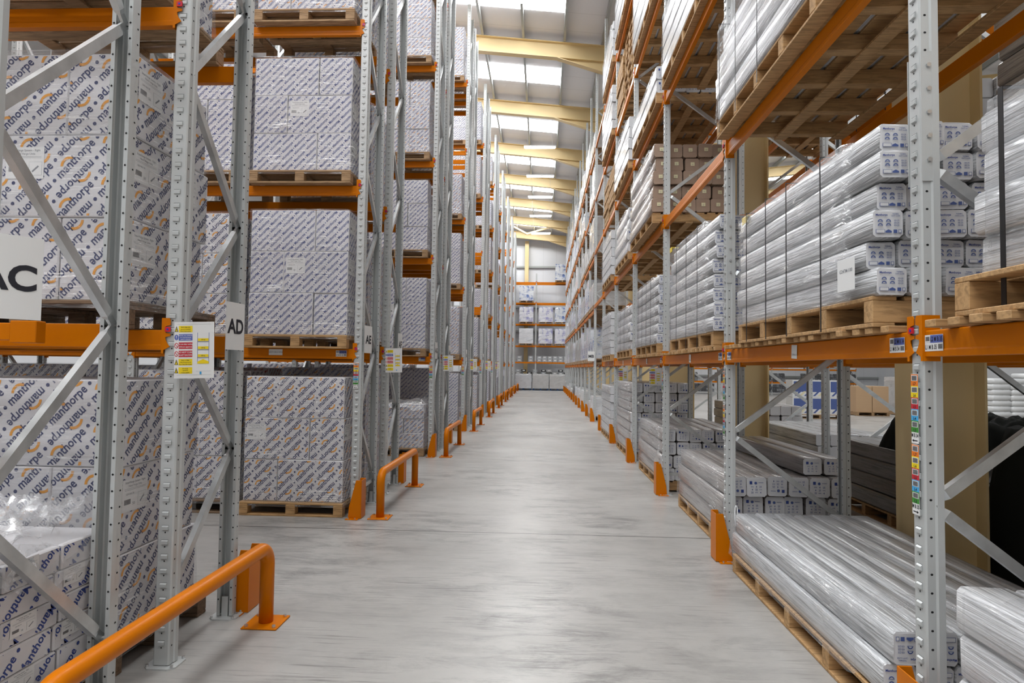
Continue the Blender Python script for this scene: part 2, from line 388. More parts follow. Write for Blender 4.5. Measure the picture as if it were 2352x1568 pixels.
# ------------------------------------------------------------------ stretch film shell around a load
def wrap_mesh(w, d, h, seed, mat, amp=.008, flare=.02, top=True, droop=0.):
    def mk():
        r = random.Random(seed); mb = MB(); per = []; c = .03; N = 9; M_ = 6; K = 9
        for k in range(N): per.append((-w/2+c+(w-2*c)*k/(N-1), -d/2))
        for k in range(M_): per.append((w/2, -d/2+c+(d-2*c)*k/(M_-1)))
        for k in range(N): per.append((w/2-c-(w-2*c)*k/(N-1), d/2))
        for k in range(M_): per.append((-w/2, d/2-c-(d-2*c)*k/(M_-1)))
        P = len(per); vs = []; fs = []
        for j in range(K+1):
            t = j/K; z = h*t
            for x, y in per:
                nv = noise.noise(Vector((x*5+seed*3.1, y*5, z*6)))*amp+noise.noise(Vector((x*14, y*14+seed, z*13)))*amp*.5
                s = 1+.004+(flare*(1-t)**3)/max(w, d)*2
                L = math.hypot(x, y) or 1
                vs.append((x*s+x/L*(nv+amp*.6), y*s+y/L*(nv+amp*.6), z-(droop*abs(noise.noise(Vector((x*4, y*4, seed)))) if j == 0 else 0)))
        for j in range(K):
            for i in range(P): fs.append((j*P+i, j*P+(i+1) % P, (j+1)*P+(i+1) % P, (j+1)*P+i))
        if top:
            o = len(vs)
            for sx in (.82,):
                for x, y in per: vs.append((x*sx, y*sx, h+.004+noise.noise(Vector((x*7, y*7, seed)))*amp))
            for i in range(P): fs.append((K*P+i, K*P+(i+1) % P, o+(i+1) % P, o+i))
        mb.add(vs, fs, mat); return mb.mesh('film', smooth=True)
    return cached(('wrap', round(w, 3), round(d, 3), round(h, 3), seed, mat, top), mk)
# ------------------------------------------------------------------ pallets
def pallet_meshes(w, d, wd='pallet_wood'):
    def mk():
        H = .142; t = .02; top = MB(); n = 6; bw = d/(n*1.22)
        top_d = MB()
        for k in range(n):
            y = -d/2+bw/2+(d-bw)*k/(n-1); top_d.box(-w/2, w/2, y-bw/2, y+bw/2, H-t, H, wd)
        for x in (-w/2+.05, 0, w/2-.05): top_d.box(x-.05, x+.05, -d/2, d/2, H-2*t, H-t-.0005, wd)
        blk = MB()
        for y in (-d/2+.05, 0, d/2-.05): blk.box(-.05, .05, y-.05, y+.05, t+.0005, H-2*t-.0005, wd)
        bot = MB()
        for y in (-d/2+.05, 0, d/2-.05): bot.box(-w/2, w/2, y-.05, y+.05, 0, t, wd)
        one = MB().box(-.05, .05, -.05, .05, t+.0005, H-2*t-.0005, wd); st = MB().box(-.05, .05, -d/2, d/2, t+.0005, H-2*t-.0005, wd)
        return top_d.mesh('deck', .003), one.mesh('block', .003), bot.mesh('runners', .003), st.mesh('stringer', .003)
    return cached(('pal', round(w, 3), round(d, 3), wd), mk)
def pallet(loc, w, d, label, rotz=0., wd='pallet_wood', parts=True, group='wooden pallets'):
    a, b, c, e = pallet_meshes(w, d, wd)
    t = thing('pallet', label, 'pallet', loc, rotz, group)
    ob('deck', a, t)
    for x in (-w/2+.05, 0, w/2-.05):
        if loc[1] > 12.6: ob('stringer', e, t, (x, 0, 0)); continue
        for y in (-d/2+.05, 0, d/2-.05): ob('block', b, t, (x, y, 0))
    ob('bottom_boards', c, t)
    return t
# ------------------------------------------------------------------ the building
def zraf(X):                                  # underside of the rafters, valley over the columns at X = 3.15
    a = 11.18-.0985*(min(X, 6.3-X)-.358)
    return a
def roof_z(X): return zraf(X)+.72
def structure(name, me, **k): return ob(name, me, kind='structure', **k)
XW0, XW1, YW0, YW1, XV = -17., 25., -9., 48.7, 3.15
structure('floor', MB().box(XW0, XW1, YW0, YW1, -.2, 0, 'polished_concrete').mesh('floor'))
def slab(x0, x1):
    mb = MB(); z0, z1 = roof_z(x0), roof_z(x1)
    mb.add([(x0, YW0, z0), (x1, YW0, z1), (x1, YW1, z1), (x0, YW1, z0), (x0, YW0, z0+.12), (x1, YW0, z1+.12), (x1, YW1, z1+.12), (x0, YW1, z0+.12)],
           [(0, 3, 2, 1), (4, 5, 6, 7), (0, 1, 5, 4), (1, 2, 6, 5), (2, 3, 7, 6), (3, 0, 4, 7)], 'roof_liner')
    return mb
mb = slab(XW0, XV); s2 = slab(XV, XW1); mb.add(s2.v, s2.f, 'roof_liner'); structure('ceiling', mb.mesh('ceiling'))
structure('wall_end', MB().box(XW0, XW1, YW1, YW1+.2, -.2, 15, 'wall_liner').mesh('wall'))
structure('wall_back', MB().box(XW0, XW1, YW0-.2, YW0, -.2, 15, 'wall_liner').mesh('wall'))
structure('wall_left', MB().box(XW0-.2, XW0, YW0, YW1, -.2, 15, 'wall_liner').mesh('wall'))
structure('wall_right', MB().box(XW1, XW1+.2, YW0, YW1, -.2, 15, 'wall_liner').mesh('wall'))
NTH = ['first', 'second', 'third', 'fourth', 'fifth', 'sixth', 'seventh', 'eighth', 'ninth', 'tenth', 'eleventh', 'twelfth', 'thirteenth', 'fourteenth', 'fifteenth', 'sixteenth', 'seventeenth', 'eighteenth', 'nineteenth', 'twentieth']
# wall girts
gi = 0
for z in (1.2, 4.4, 6.25, 9.35):
    gi += 1; structure('trim_%d' % gi, MB().box(XW0, XW1, YW1-.16, YW1-.002, z-.07, z+.07, 'purlin_steel').mesh('girt'))
# rafters, columns
def ibeam_x(mb, x0, x1, f0, f1, y, depth, mat):   # bottoms f0,f1, flanges .2 wide, web in the xz plane
    for (za, zb, w) in ((0, .02, .11), (.02, depth-.02, .008), (depth-.02, depth, .11)):
        mb.add([(x0, y-w, f0+za), (x1, y-w, f1+za), (x1, y+w, f1+za), (x0, y+w, f0+za), (x0, y-w, f0+zb), (x1, y-w, f1+zb), (x1, y+w, f1+zb), (x0, y+w, f0+zb)],
               [(0, 3, 2, 1), (4, 5, 6, 7), (0, 1, 5, 4), (1, 2, 6, 5), (2, 3, 7, 6), (3, 0, 4, 7)], mat)
def rafter_mesh():
    mb = MB(); ibeam_x(mb, -16.8, XV, zraf(-16.8), zraf(XV), 0, .5, 'cream_steel'); ibeam_x(mb, XV, 23.1, zraf(XV), zraf(23.1), 0, .5, 'cream_steel')
    return mb.mesh('rafter')
def haunch_mesh(s):
    mb = MB(); a = .358 if s < 0 else 6.3-.358; zt = zraf(a); zc = 10.27; xc = XV
    P = [(a, zt), (xc, zc), (xc, zraf(XV)-.002)]
    mb.prism([(p[0], p[1]) for p in P], 'y', -.008, .008, 'cream_steel')
    mb.bar((a, 0, zt), (xc, 0, zc), .22, .02, 'cream_steel', up=(0, 1, 0)); return mb.mesh('haunch')
COLY = [5.2+4.72*k for k in range(-2, 10)]; COLN = 11
rm = rafter_mesh(); hm = [haunch_mesh(-1), haunch_mesh(1)]
def column_mesh():
    mb = MB(); H = zraf(XV)-.01
    mb.box(-.28, -.26, -.125, .125, 0, H, 'cream_steel'); mb.box(.26, .28, -.125, .125, 0, H, 'cream_steel'); mb.box(-.26, .26, -.007, .007, 0, H, 'cream_steel')
    return mb.mesh('column')
cm = column_mesh()
def plate_mesh():
    mb = MB(); mb.box(-.34, .34, -.17, .17, 0, .025, 'cream_steel'); return mb.mesh('plate')
pm = plate_mesh()
for k, y in enumerate(COLY):
    lab = '%s cream rafter spanning under the roof, counted from the camera' % NTH[k]
    t = thing('roof_rafter', lab, 'roof beam', (0, y, 0), 0, 'roof rafters'); ob('girder', rm, t)
    for h in hm: ob('haunch', h, t)
    if k >= COLN: continue
    t = thing('steel_column', '%s cream I-section column in the line right of the aisle, counted from the camera' % NTH[k], 'column', (XV, y, 0), 0, 'roof columns')
    ob('shaft', cm, t, (0, 0, .02)); ob('base_plate', pm, t)
# purlins
def purlin(x):
    mb = MB(); z = zraf(x)+.5
    mb.box(x-.035, x+.035, YW0, YW1, z+.002, z+.215, 'purlin_steel'); mb.box(x-.035, x+.005, YW0, YW1, z+.0005, z+.02, 'purlin_steel'); return mb.mesh('purlin')
px = [-1.97-1.27*k for k in range(11, 0, -1)]+[-1.97, -.70, .57, 1.75]+[4.55, 5.75, 7.0, 8.3]+[8.3+1.27*k for k in range(1, 12)]
for k, x in enumerate(px):
    ob('roof_purlin', purlin(x), label='steel purlin running along the roof, %s of the lines counted from the left' % ('number %d' % (k+1)), cat='purlin', group='roof purlins')
# sag rods between purlins
# skylights
wi = 0
for hall in (0, 1):
    for k in range(-6, 6):
        yc = 22.1+4.72*k; wi += 1
        x0, x1 = ((-8.3, .56) if hall == 0 else (5.8, 14.6))
        mb = MB(); z0, z1 = roof_z(x0)-.012, roof_z(x1)-.012
        mb.add([(x0, yc-.62, z0), (x1, yc-.62, z1), (x1, yc+.62, z1), (x0, yc+.62, z0)], [(0, 3, 2, 1)], 'daylight_panel' if hall == 0 else 'daylight_panel_hall')
        structure('window_%d' % wi, mb.mesh('skylight', fixn=False))
# strip lights on drop wires
def strip_light(x, y, z, lab):
    t = thing('strip_light', lab, 'ceiling light', (x, y, z), 0, 'hanging fluorescent strip lights')
    mb = MB(); mb.prism([(-.10, 0), (.10, 0), (.04, .07), (-.04, .07)], 'x', -.66, .66, 'trim_white'); ob('casing', cached('casing', lambda: mb.mesh('casing')), t)
    tb = MB(); tb.cyl((-.62, -.05, -.022), (.62, -.05, -.022), .02, 'tube_light', 8); tb.cyl((-.62, .05, -.022), (.62, .05, -.022), .02, 'tube_light', 8)
    ob('tube', cached('tubes', lambda: tb.mesh('tubes')), t)
    top = roof_z(x)+.03-z
    hm_ = MB().cyl((0, 0, .07), (0, 0, top), .004, 'bolt_steel', 5).mesh('hanger')
    for xx in (-.5, .5): ob('hanger', hm_, t, (xx, 0, 0))
for k, (y, z) in enumerate([(-3, 10.6), (2., 10.6), (6.5, 10.6), (11, 10.6), (15.25, 10.62), (25.75, 10.65), (29.7, 10.65), (33.4, 10.65), (37.6, 10.65), (42.5, 10.65)]):
    strip_light(-.2, y, z, 'hanging strip light over the aisle, %s from the camera end' % NTH[k])
for k in range(16):
    strip_light(9.6 if k % 2 else 17., 4+5.2*(k//2), 10.5, 'strip light in the right-hand hall, %s in its %s line' % (NTH[k//2], 'inner' if k % 2 else 'outer'))
# wind post and roof bracing at the end wall
ob('wind_post', MB().box(-1.42, -1.12, YW1-.42, YW1-.18, 0, 11.3, 'cream_steel').mesh('wind_post', .01), label='cream steel post standing against the far end wall', cat='column')
ob('wind_brace', MB().bar((-1.27, 46.6, 11.5), (-3.6, 43.4, 12.1), .12, .12, 'cream_steel', up=(0, 0, 1)).mesh('b'), label='cream diagonal roof tube by the end wall, running left', cat='brace')
ob('wind_brace', MB().bar((-1.2, 46.6, 11.5), (1.6, 43.4, 11.6), .12, .12, 'cream_steel', up=(0, 0, 1)).mesh('b'), label='cream diagonal roof tube by the end wall, running right', cat='brace')
# ------------------------------------------------------------------ pallet racking
UPH = 10.95
def upright_mesh(H=UPH):
    def mk():
        mb = MB()
        o = [(.030, .072), (.05, .072), (.05, .045), (.043, .038), (.043, .006), (.036, 0)]; i = [(.030, .0695), (.0475, .0695), (.0475, .046), (.0405, .039), (.0405, .0075), (.035, .0027)]
        pts = o+[(-x, y) for x, y in reversed(o)]+[(-x, y) for x, y in i]+list(reversed(i))
        n = len(pts); mb.prism(pts, 'z', .012, H, 'upright_steel')
        z = .12
        while z < H-.05:
            mb.add([(-.017, -.0005, z+.018), (.017, -.0005, z+.018), (.017, -.0075, z+.012), (-.017, -.0075, z+.012), (-.017, -.0075, z-.004), (.017, -.0075, z-.004), (.017, -.0005, z-.007), (-.017, -.0005, z-.007)],
                   [(0, 3, 2, 1), (3, 4, 5, 2), (4, 7, 6, 5), (0, 7, 4, 3), (1, 2, 5, 6)], 'upright_steel')
            mb.add([(.0042*math.cos(a*PI/3), -.0006, z-.018+.0048*math.sin(a*PI/3)) for a in range(6)], [tuple(range(6))], 'hole_dark')
            mb.add([(-.019, -.0006, z+.0185), (.019, -.0006, z+.0185), (.019, -.0006, z+.0198), (-.019, -.0006, z+.0198)], [(0, 1, 2, 3)], 'hole_dark')
            for s in (-1, 1): mb.add([(s*.0436, .022+.006*math.cos(a*PI/3), z-.012+.005*math.sin(a*PI/3)) for a in range(6)], [tuple(range(6))], 'hole_dark')
            for s in (-1, 1): mb.add([(s*.04, .0732, z-.012+.0), (s*.04+.006, .0732, z-.006), (s*.04, .0732, z), (s*.04-.006, .0732, z-.006)], [(0, 1, 2, 3)], 'hole_dark')
            z += .075
        return mb.mesh('upright', fixn=False)
    return cached(('up', H), mk)
def foot_mesh():
    def mk():
        mb = MB(); c = .03; a, b0, b1 = .085, -.035, .12
        mb.prism([(-a+c, b0), (a-c, b0), (a, b0+c), (a, b1-c), (a-c, b1), (-a+c, b1), (-a, b1-c), (-a, b0+c)], 'z', 0, .008, 'upright_steel')
        for x in (-.066, .066):
            for y in (-.012, .098): mb.cyl((x, y, .008), (x, y, .02), .009, 'bolt_steel', 6)
        mb.box(-.02, .02, .060, .068, .008, .13, 'upright_steel'); return mb.mesh('foot')
    return cached('foot', mk)
def brace_mesh(D, dz, up):
    def mk():
        mb = MB(); a, b = .05, D-.05
        p, q = ((0, a, 0), (0, b, dz)) if up else ((0, b, 0), (0, a, dz))
        mb.bar(p, q, .032, .044, 'galvanised', taper=.07)
        for e in (p, q): mb.cyl((-.049, e[1], e[2]), (.049, e[1], e[2]), .009, 'bolt_steel', 6)
        return mb.mesh('brace')
    return cached(('brace', round(D, 3), dz, up), mk)
def beam_mesh(L):
    def mk():
        pr = [(.0, 0), (.045, 0), (.045, .108), (.006, .108), (.003, .104), (.003, .03), (.0, .026)]
        return MB().prism(pr, 'x', -L/2, L/2, 'orange_paint').mesh('beam', .002)
    return cached(('beam', round(L, 3)), mk)
def conn_mesh(L, s):
    def mk():
        mb = MB(); x = L/2-.004
        pts = [(0, -.018), (.012, -.018), (.012, .0), (.046, .018), (.030, .04), (.022, .058), (.022, .07), (.048, .076), (.048, .088), (.022, .094), (.022, .128), (.048, .134), (.048, .160), (.040, .172), (0, .172)]
        mb.prism([(s*(x+p[0]), p[1]) for p in pts], 'y', -.0105, -.0065, 'orange_paint')
        mb.box(min(s*x, s*(x+.0035)), max(s*x, s*(x+.0035)), -.0065, .062, -.018, .172, 'orange_paint'); return mb.mesh('connector')
    return cached(('conn', round(L, 3), s), mk)
def pin_mesh(L, s):
    def mk():
        mb = MB(); x = s*(L/2+.033); mb.box(x-.015, x+.015, -.018, -.011, .098, .124, 'red_plastic'); mb.cyl((x, -.018, .111), (x, -.0195, .111), .006, 'blue_plastic', 8); return mb.mesh('pin')
    return cached(('pin', round(L, 3), s), mk)
def rack(label, ori, rz, xs, D, levels, skip=(), lod=0, group=None, braces=True, H=UPH):
    """xs: frame positions along the run; levels: z of the connector foot per bay. Returns root, beams[(bay, level, 0 front/1 rear)]"""
    t = thing('pallet_rack', label, 'rack', (ori[0], ori[1], 0), rz, group)
    U = upright_mesh(H); F = foot_mesh()
    for x in xs:
        for y, r in ((0, 0), (D, PI)):
            u = ob('upright', U, t, (x, y, 0), (0, 0, r)); ob('base_plate', F, u)
        z, k = .35, 0; step = .71
        if lod == 0:
            ob('horizontal_brace', cached(('hb', D), lambda: MB().bar((0, .05, 0), (0, D-.05, 0), .03, .04, 'galvanised').mesh('hb')), t, (x, 0, .26))
            while z+step < H-.1:
                ob('brace', brace_mesh(D, step, k % 2 == 1), t, (x, 0, z)); z += step; k += 1
        else:
            def mk():
                mb = MB(); z, k = .35, 0
                while z+step < H-.1:
                    a, b = .05, D-.05; p, q = ((0, b, z), (0, a, z+step)) if k % 2 == 0 else ((0, a, z), (0, b, z+step))
                    mb.bar(p, q, .032, .044, 'galvanised'); z += step; k += 1
                return mb.mesh('bracing')
            ob('bracing', cached(('bracing', D, H), mk), t, (x, 0, 0))
    beams = {}
    order = sorted(xs)
    for b in range(len(order)-1):
        lv = levels[b] if isinstance(levels[0], (list, tuple)) else levels
        L = order[b+1]-order[b]-.1; xc = (order[b]+order[b+1])/2
        for li, z in enumerate(lv):
            if (b, li) in skip: continue
            for side in (0, 1):
                o = ob('beam', beam_mesh(L), t, (xc, 0 if side == 0 else D, z+.018), (0, 0, PI*side)); beams[(b, li, side)] = o
                for s in (-1, 1):
                    ob('connector', conn_mesh(L, s), o)
                    if s == 1 and (lod == 0 or side == 0): ob('locking_pin', pin_mesh(L, s), o)
    return t, beams
# ---- labels and signs
def bay_label_mesh(t1, t2, seed):
    def mk():
        mb = sheet(.118, .066, .0008); e = -.0006
        rect(mb, .018, .016, .080, .031, 'label_blue', e); rect(mb, -.04, .016, .032, .026, 'paper', e)
        barcode(mb, -.04, .017, .026, .018, e-.0004, seed); put_text(mb, t1, .018, .016, .026, 'ink', e-.0005, sq=.72, bold=.02)
        put_text(mb, t2, -.018, -.016, .026, 'ink', e, sq=.70, bold=.02); barcode(mb, .042, -.015, .028, .02, e, seed+1)
        return mb.mesh('bay_label', fixn=False)
    return cached(('bl', t1, t2), mk)
def stack_label_mesh(t, arrow):
    def mk():
        mb = sheet(.06, .42, .0008); e = -.0006; z = .21-.0375
        for txt, c in (('L7', 'label_orange'), ('L6', 'label_yellow'), ('L5', 'label_red'), ('L4', 'label_cyan'), ('L3', 'label_green')):
            rect(mb, 0, z, .06, .07, c, e); rect(mb, 0, z+.012, .05, .034, 'paper', e-.0004); barcode(mb, 0, z+.012, .04, .028, e-.0008, len(txt)+int(txt[1])); put_text(mb, txt, 0, z-.022, .024, 'ink', e-.0004, bold=.02); z -= .07
        z = -.21+.035
        put_text(mb, t, 0, z+.014, .032, 'ink', e, sq=.62, bold=.02); rect(mb, -.003*arrow, z-.018, .036, .006, 'ink', e)
        x = .024*arrow; mb.add([(x, e, z-.018), (x-.014*arrow, e, z-.009), (x-.014*arrow, e, z-.027)], [(0, 1, 2)], 'ink')
        return mb.mesh('level_label', fixn=False)
    return cached(('sl', t, arrow), mk)
def letters_mesh(t, bend=.0):
    def mk():
        mb = MB(); w, h, n = .21, .297, 8; vs = []; f = lambda x: bend*((x+w/2)/w)**2
        for i in range(n+1):
            x = -w/2+w*i/n
            for y in (0, .0007): vs += [(x, f(x)+y, -h/2), (x, f(x)+y, h/2)]
        fs = []
        for i in range(n):
            a, b = i*4, i*4+4; fs += [(a, b, b+1, a+1), (a+2, a+3, b+3, b+2), (a+1, b+1, b+3, a+3), (a, a+2, b+2, b)]
        fs += [(0, 1, 3, 2), (n*4, n*4+2, n*4+3, n*4+1)]
        mb.add(vs, fs, 'paper'); s = MB(); put_text(s, t, 0, .0, .125, 'ink', 0, res=4, bold=.03)
        mb.add([(p[0], f(p[0])-.0012, p[2]) for p in s.v], s.f, 'ink'); return mb.mesh('row_sign', fixn=False)
    return cached(('letters', t, bend), mk)
def safety_mesh():
    def mk():
        mb = sheet(.21, .30, .001); e = -.0007; f = e-.0005
        rows = [('label_yellow', 'tri', ['Ensure weight limits', 'are not exceeded', 'Check load notices']), ('label_blue', 'dot', ['REPORT ALL DAMAGE', 'TO THE RACKING', 'SAFETY OFFICER']), ('label_red', 'no', ['Do not alter racking', 'without approval']), ('label_red', 'no', ['DO NOT CLIMB', 'PALLET RACKING']), ('label_yellow', 'tri', ['Refer to SEMA', 'Code of Practice for the', 'Use of Static Pallet Racking']), ('label_yellow', 'tri', ['If in doubt', 'ALWAYS', 'contact supplier'])]
        for k, (c, ic, tx) in enumerate(rows):
            z = .112-.044*k; rect(mb, -.045, z, .072, .034, c, e)
            for i, s in enumerate(tx):
                put_text(mb, s, -.045, z+.010-.0105*i if len(tx) > 2 else z+.008-.014*i, .0075 if len(tx) > 2 else .0115, 'paper' if c in ('label_blue', 'label_red') else 'ink', f, sq=.8 if len(s) > 18 else .95)
            x = -.093
            if ic == 'tri': mb.add([(x-.010, e, z-.014), (x+.010, e, z-.014), (x, e, z+.016)], [(0, 1, 2)], 'ink'); mb.add([(x-.006, f, z-.0115), (x+.006, f, z-.0115), (x, f, z+.008)], [(0, 1, 2)], 'label_yellow'); rect(mb, x, z-.003, .002, .010, 'ink', f-.0004)
            else:
                c2 = 'label_blue' if ic == 'dot' else 'label_red'; P = [(x+.0105*math.cos(a*PI/8), e, z+.015*math.sin(a*PI/8)) for a in range(16)]; mb.add(P, [tuple(range(16))], c2)
                if ic == 'dot': rect(mb, x, z+.003, .003, .012, 'paper', f); rect(mb, x, z-.008, .003, .003, 'paper', f)
                else: mb.add([(x+.0075*math.cos(a*PI/8), f, z+.011*math.sin(a*PI/8)) for a in range(16)], [tuple(range(16))], 'paper'); mb.bar((x-.006, f-.0006, z+.008), (x+.006, f-.0006, z-.008), .0005, .003, 'label_red', up=(0, 1, 0))
        for x in (.018, .078): rect(mb, x, .01, .002, .165, 'label_blue', e)
        for k, z in enumerate((.055, .012, -.030)): rect(mb, .048, z, .056, .014, 'label_yellow', f); rect(mb, .048, z-.011, .060, .003, 'ink_grey', f); put_text(mb, '1000 kg', .048, z, .007, 'ink', f-.0004)
        mb.add([(.018, f, -.073), (.078, f, -.073), (.078, f, -.062), (.048, f, -.048), (.018, f, -.062)], [(0, 1, 2, 3, 4)], 'label_yellow')
        for z in (.138, -.132): rect(mb, 0, z, .18, .0008, 'ink_grey', e)
        rect(mb, .05, -.112, .08, .0006, 'ink_grey', e); rect(mb, .035, -.122, .010, .014, 'label_cyan', f)
        return mb.mesh('rack_notice', fixn=False)
    return cached('safety', mk)
# ---- upright guards and end barriers
def guard_meshes():
    def mk():
        # main plate faces +x (towards the main aisle on the left side); wings taper away from it
        mb = MB(); H = .40; w = .082
        mb.box(.0, .005, -w, w, .004, H, 'orange_paint')
        for y in (-w, w-.005): mb.prism([(0, .004), (-.135, .004), (-.125, .12), (-.055, H), (0, H)], 'y', y, y+.005, 'orange_paint')
        b = MB()
        for s in (-1, 1):
            y0, y1 = sorted((s*w, s*(w+.055))); b.box(-.15, -.02, y0, y1, 0, .005, 'orange_paint')
            for x in (-.12, -.05): b.cyl((x, s*(w+.03), .005), (x, s*(w+.03), .017), .008, 'bolt_steel', 6)
        return mb.mesh('plate', .002), b.mesh('feet')
    return cached('guard', mk)
def guard(x, y, face, label):
    a, b = guard_meshes(); t = thing('upright_guard', label, 'rack guard', (x, y, 0), 0 if face > 0 else PI, 'orange upright guards')
    ob('shield', a, t); ob('bolted_feet', b, t)
def barrier(x, y0, y1, label):
    def mk():
        R, Hh, r = .11, .47, .043; L = y1-y0; P = [(0, 0, .01), (0, 0, Hh-R)]
        for k in range(1, 9): a = PI/2*k/8; P.append((0, R-R*math.cos(a), Hh-R+R*math.sin(a)))
        for k in range(0, 9): a = PI/2*k/8; P.append((0, L-R+R*math.sin(a), Hh-R+R*math.cos(a)))
        P.append((0, L, .01)); tb = MB().tube(P, r, 'orange_paint', 18).mesh('tube', smooth=True)
        pl = MB().box(-.11, .11, -.11, .11, 0, .01, 'orange_paint').mesh('plate', .003)
        bo = MB()
        for sx in (-.085, .085):
            for sy in (-.085, .085): bo.cyl((sx, sy, .01), (sx, sy, .024), .011, 'bolt_steel', 6)
        return tb, pl, bo.mesh('bolts')
    a, b, c = cached(('barrier', round(y1-y0, 3)), mk)
    t = thing('rack_end_barrier', label, 'barrier', (x, y0, 0), 0, 'orange hoop barriers'); ob('hoop', a, t)
    for y in (0, y1-y0): p = ob('base_plate', b, t, (0, y, 0)); ob('bolts', c, p)
# ------------------------------------------------------------------ left-hand rack rows (they run away from the aisle)
XL, PER, YF1, DL = -1.985, 4.595, 2.155, .74
LZ = [1.65, 3.43, 5.21, 6.99, 8.77]
BT = .126
rng = random.Random(11)
def rowy(r): return YF1+PER*(r-1)
BEAMS = {}
ROWN = {1: 'nearest', 2: 'second', 3: 'third', 4: 'fourth', 5: 'fifth', 6: 'sixth', 7: 'seventh', 8: 'eighth', 9: 'ninth', 10: 'tenth'}
for r in range(1, 11):
    y = rowy(r); lz = LZ
    xs = [0, -2.52] if r > 4 else [0, -2.52, -5.04]
    lod = 0 if r <= 3 else 1; fo = .075 if r == 1 else 0
    _, BEAMS[(r, 'A')] = rack('%s left-hand pallet rack, the side of the pair facing the camera' % ROWN[r], (XL, y-fo), 0, xs, DL+fo, lz, lod=lod, group='left-hand pallet racks')
    _, BEAMS[(r, 'B')] = rack('%s left-hand pallet rack, the side of the pair facing away' % ROWN[r], (XL, y+1.9), PI, [-x for x in xs], DL, lz, lod=lod, group='left-hand pallet racks')
    if r > 1: guard(-1.875, y-.055, 1, 'orange guard at the near upright of the %s left-hand rack end' % ROWN[r])
    guard(-1.875, y+1.9+.09, 1, 'orange guard at the far upright of the %s left-hand rack end' % ROWN[r])
    barrier(-1.69, y-.05, y+1.77, 'orange hoop barrier bolted before the %s left-hand rack end' % ROWN[r])
# red / blue bay labels
def add_bay(rk, bay, x, t1, t2, seed, side=0):
    o = BEAMS[rk][(bay, 0, side)]; ob('bay_label', bay_label_mesh(t1, t2, seed), o, (x, -.0012, .058))
add_bay((2, 'A'), 1, 1.08, 'L2 A E 13', 'L1 A E 13', 3); add_bay((3, 'A'), 1, 1.08, 'L2 A G 13', 'L1 A G 13', 4); add_bay((4, 'A'), 0, 1.08, 'L2 A I 13', 'L1 A I 13', 6)
for bay, side in ((1, 1),): pass
nb = sheet(.15, .065, .0008); put_text(nb, 'GDV-RH-WH', 0, 0, .026, 'ink_grey', -.0006)
ob('stock_card', nb.mesh('stock_card', fixn=False), BEAMS[(2, 'A')][(1, 0, 0)], (.36, -.0012, .065))
for r, t in ((2, 'A E 13'), (3, 'A G 13'), (4, 'A I 13'), (5, 'A K 13'), (6, 'A M 13')):
    ob('level_label', stack_label_mesh(t, -1), None, (XL-.012, rowy(r)-.009, 1.49), (0, 0, 0), 'strip of coloured level labels on the %s left-hand rack upright' % ROWN[r], 'label', 'level label strips').scale = (.9, 1, .66)
# row letters and rack notices hung on the rack ends
def hang(name, me, loc, rot, label, cat): ob(name, me, None, loc, rot, label, cat)
hang('row_sign', letters_mesh('AC', .02), (-1.875, 2.125, 1.895), (0, 0, math.radians(48)), 'white sheet reading AC on the nearest rack end', 'sign')
hang('row_sign', letters_mesh('AD', .012), (-1.925, 3.90, 1.835), (0, 0, math.radians(83)), 'white sheet reading AD on the nearest rack pair', 'sign')
hang('row_sign', letters_mesh('AE', .01), (-1.90, 6.86, 1.885), (0, 0, math.radians(80)), 'white sheet reading AE on the second rack end', 'sign')
for r, t in ((2, 'AF'), (3, 'AG'), (3, 'AH'), (4, 'AI'), (5, 'AK')):
    yy = rowy(r)+(.1 if t in ('AG', 'AI', 'AK') else 1.76)
    hang('row_sign', letters_mesh(t, .01), (-1.92, yy, 1.89), (0, 0, math.radians(84)), 'white sheet reading %s on a left-hand rack end' % t, 'sign')
for r in range(1, 7):
    hang('rack_notice', safety_mesh(), (-1.85, rowy(r)+(1.138 if r == 1 else 1.10), 1.67), (0, math.radians(-1.5), math.radians(4 if r == 1 else 28)), 'coloured rack safety notice hung on the %s left-hand rack end' % ROWN[r], 'notice')
hang('tie_bar', MB().box(-4.4, -2.32, 2.66, 2.705, 1.69, 1.765, 'orange_paint').box(-2.32, -2.20, 2.655, 2.712, 1.678, 1.775, 'orange_paint').mesh('tie', .003), (0, 0, 0), (0, 0, 0), 'loose orange channel lying along the empty shelf behind the AC sheet', 'bar')
# ---- loads of printed cartons
LAYN = {0: 'bottom', 1: 'middle', 2: 'top'}
def block_load(where, cx, Y0, z0, kind, h, seed, layers, card, film):
    a, b = .37, .71
    def mk():
        mb = MB(); z = 0
        for L in range(layers):
            for (x0, w) in (((-.54, a), (-.54+a, b)) if L % 2 else ((-.54, b), (-.54+b, a))):
                src = carton(w-.004, b-.004, h-.003, kind, (seed+L) % 2, False, True, card); o = len(mb.v)
                mb.v += [(v.co.x+x0+w/2, v.co.y, v.co.z+z) for v in src.vertices]; names = [m.name for m in src.materials]
                for p in src.polygons: mb.f.append(tuple(k+o for k in p.vertices)); mb.m.append(mb.mi(names[p.material_index]))
            z += h
        return mb.mesh('carton_load', fixn=False)
    o = ob('carton_load', cached(('cl', kind, h, seed % 2, layers, card), mk), None, (cx, Y0+b/2, z0+.144), label='film-wrapped load of print-patterned cartons, %s' % where, cat='carton load', group='wrapped carton loads on pallets')
    if film: ob('stretch_film', wrap_mesh(a+b+.012, b+.02, h*layers+.05, 7, 'film_cartons', .007, .03), o, (0, .005, -.04))
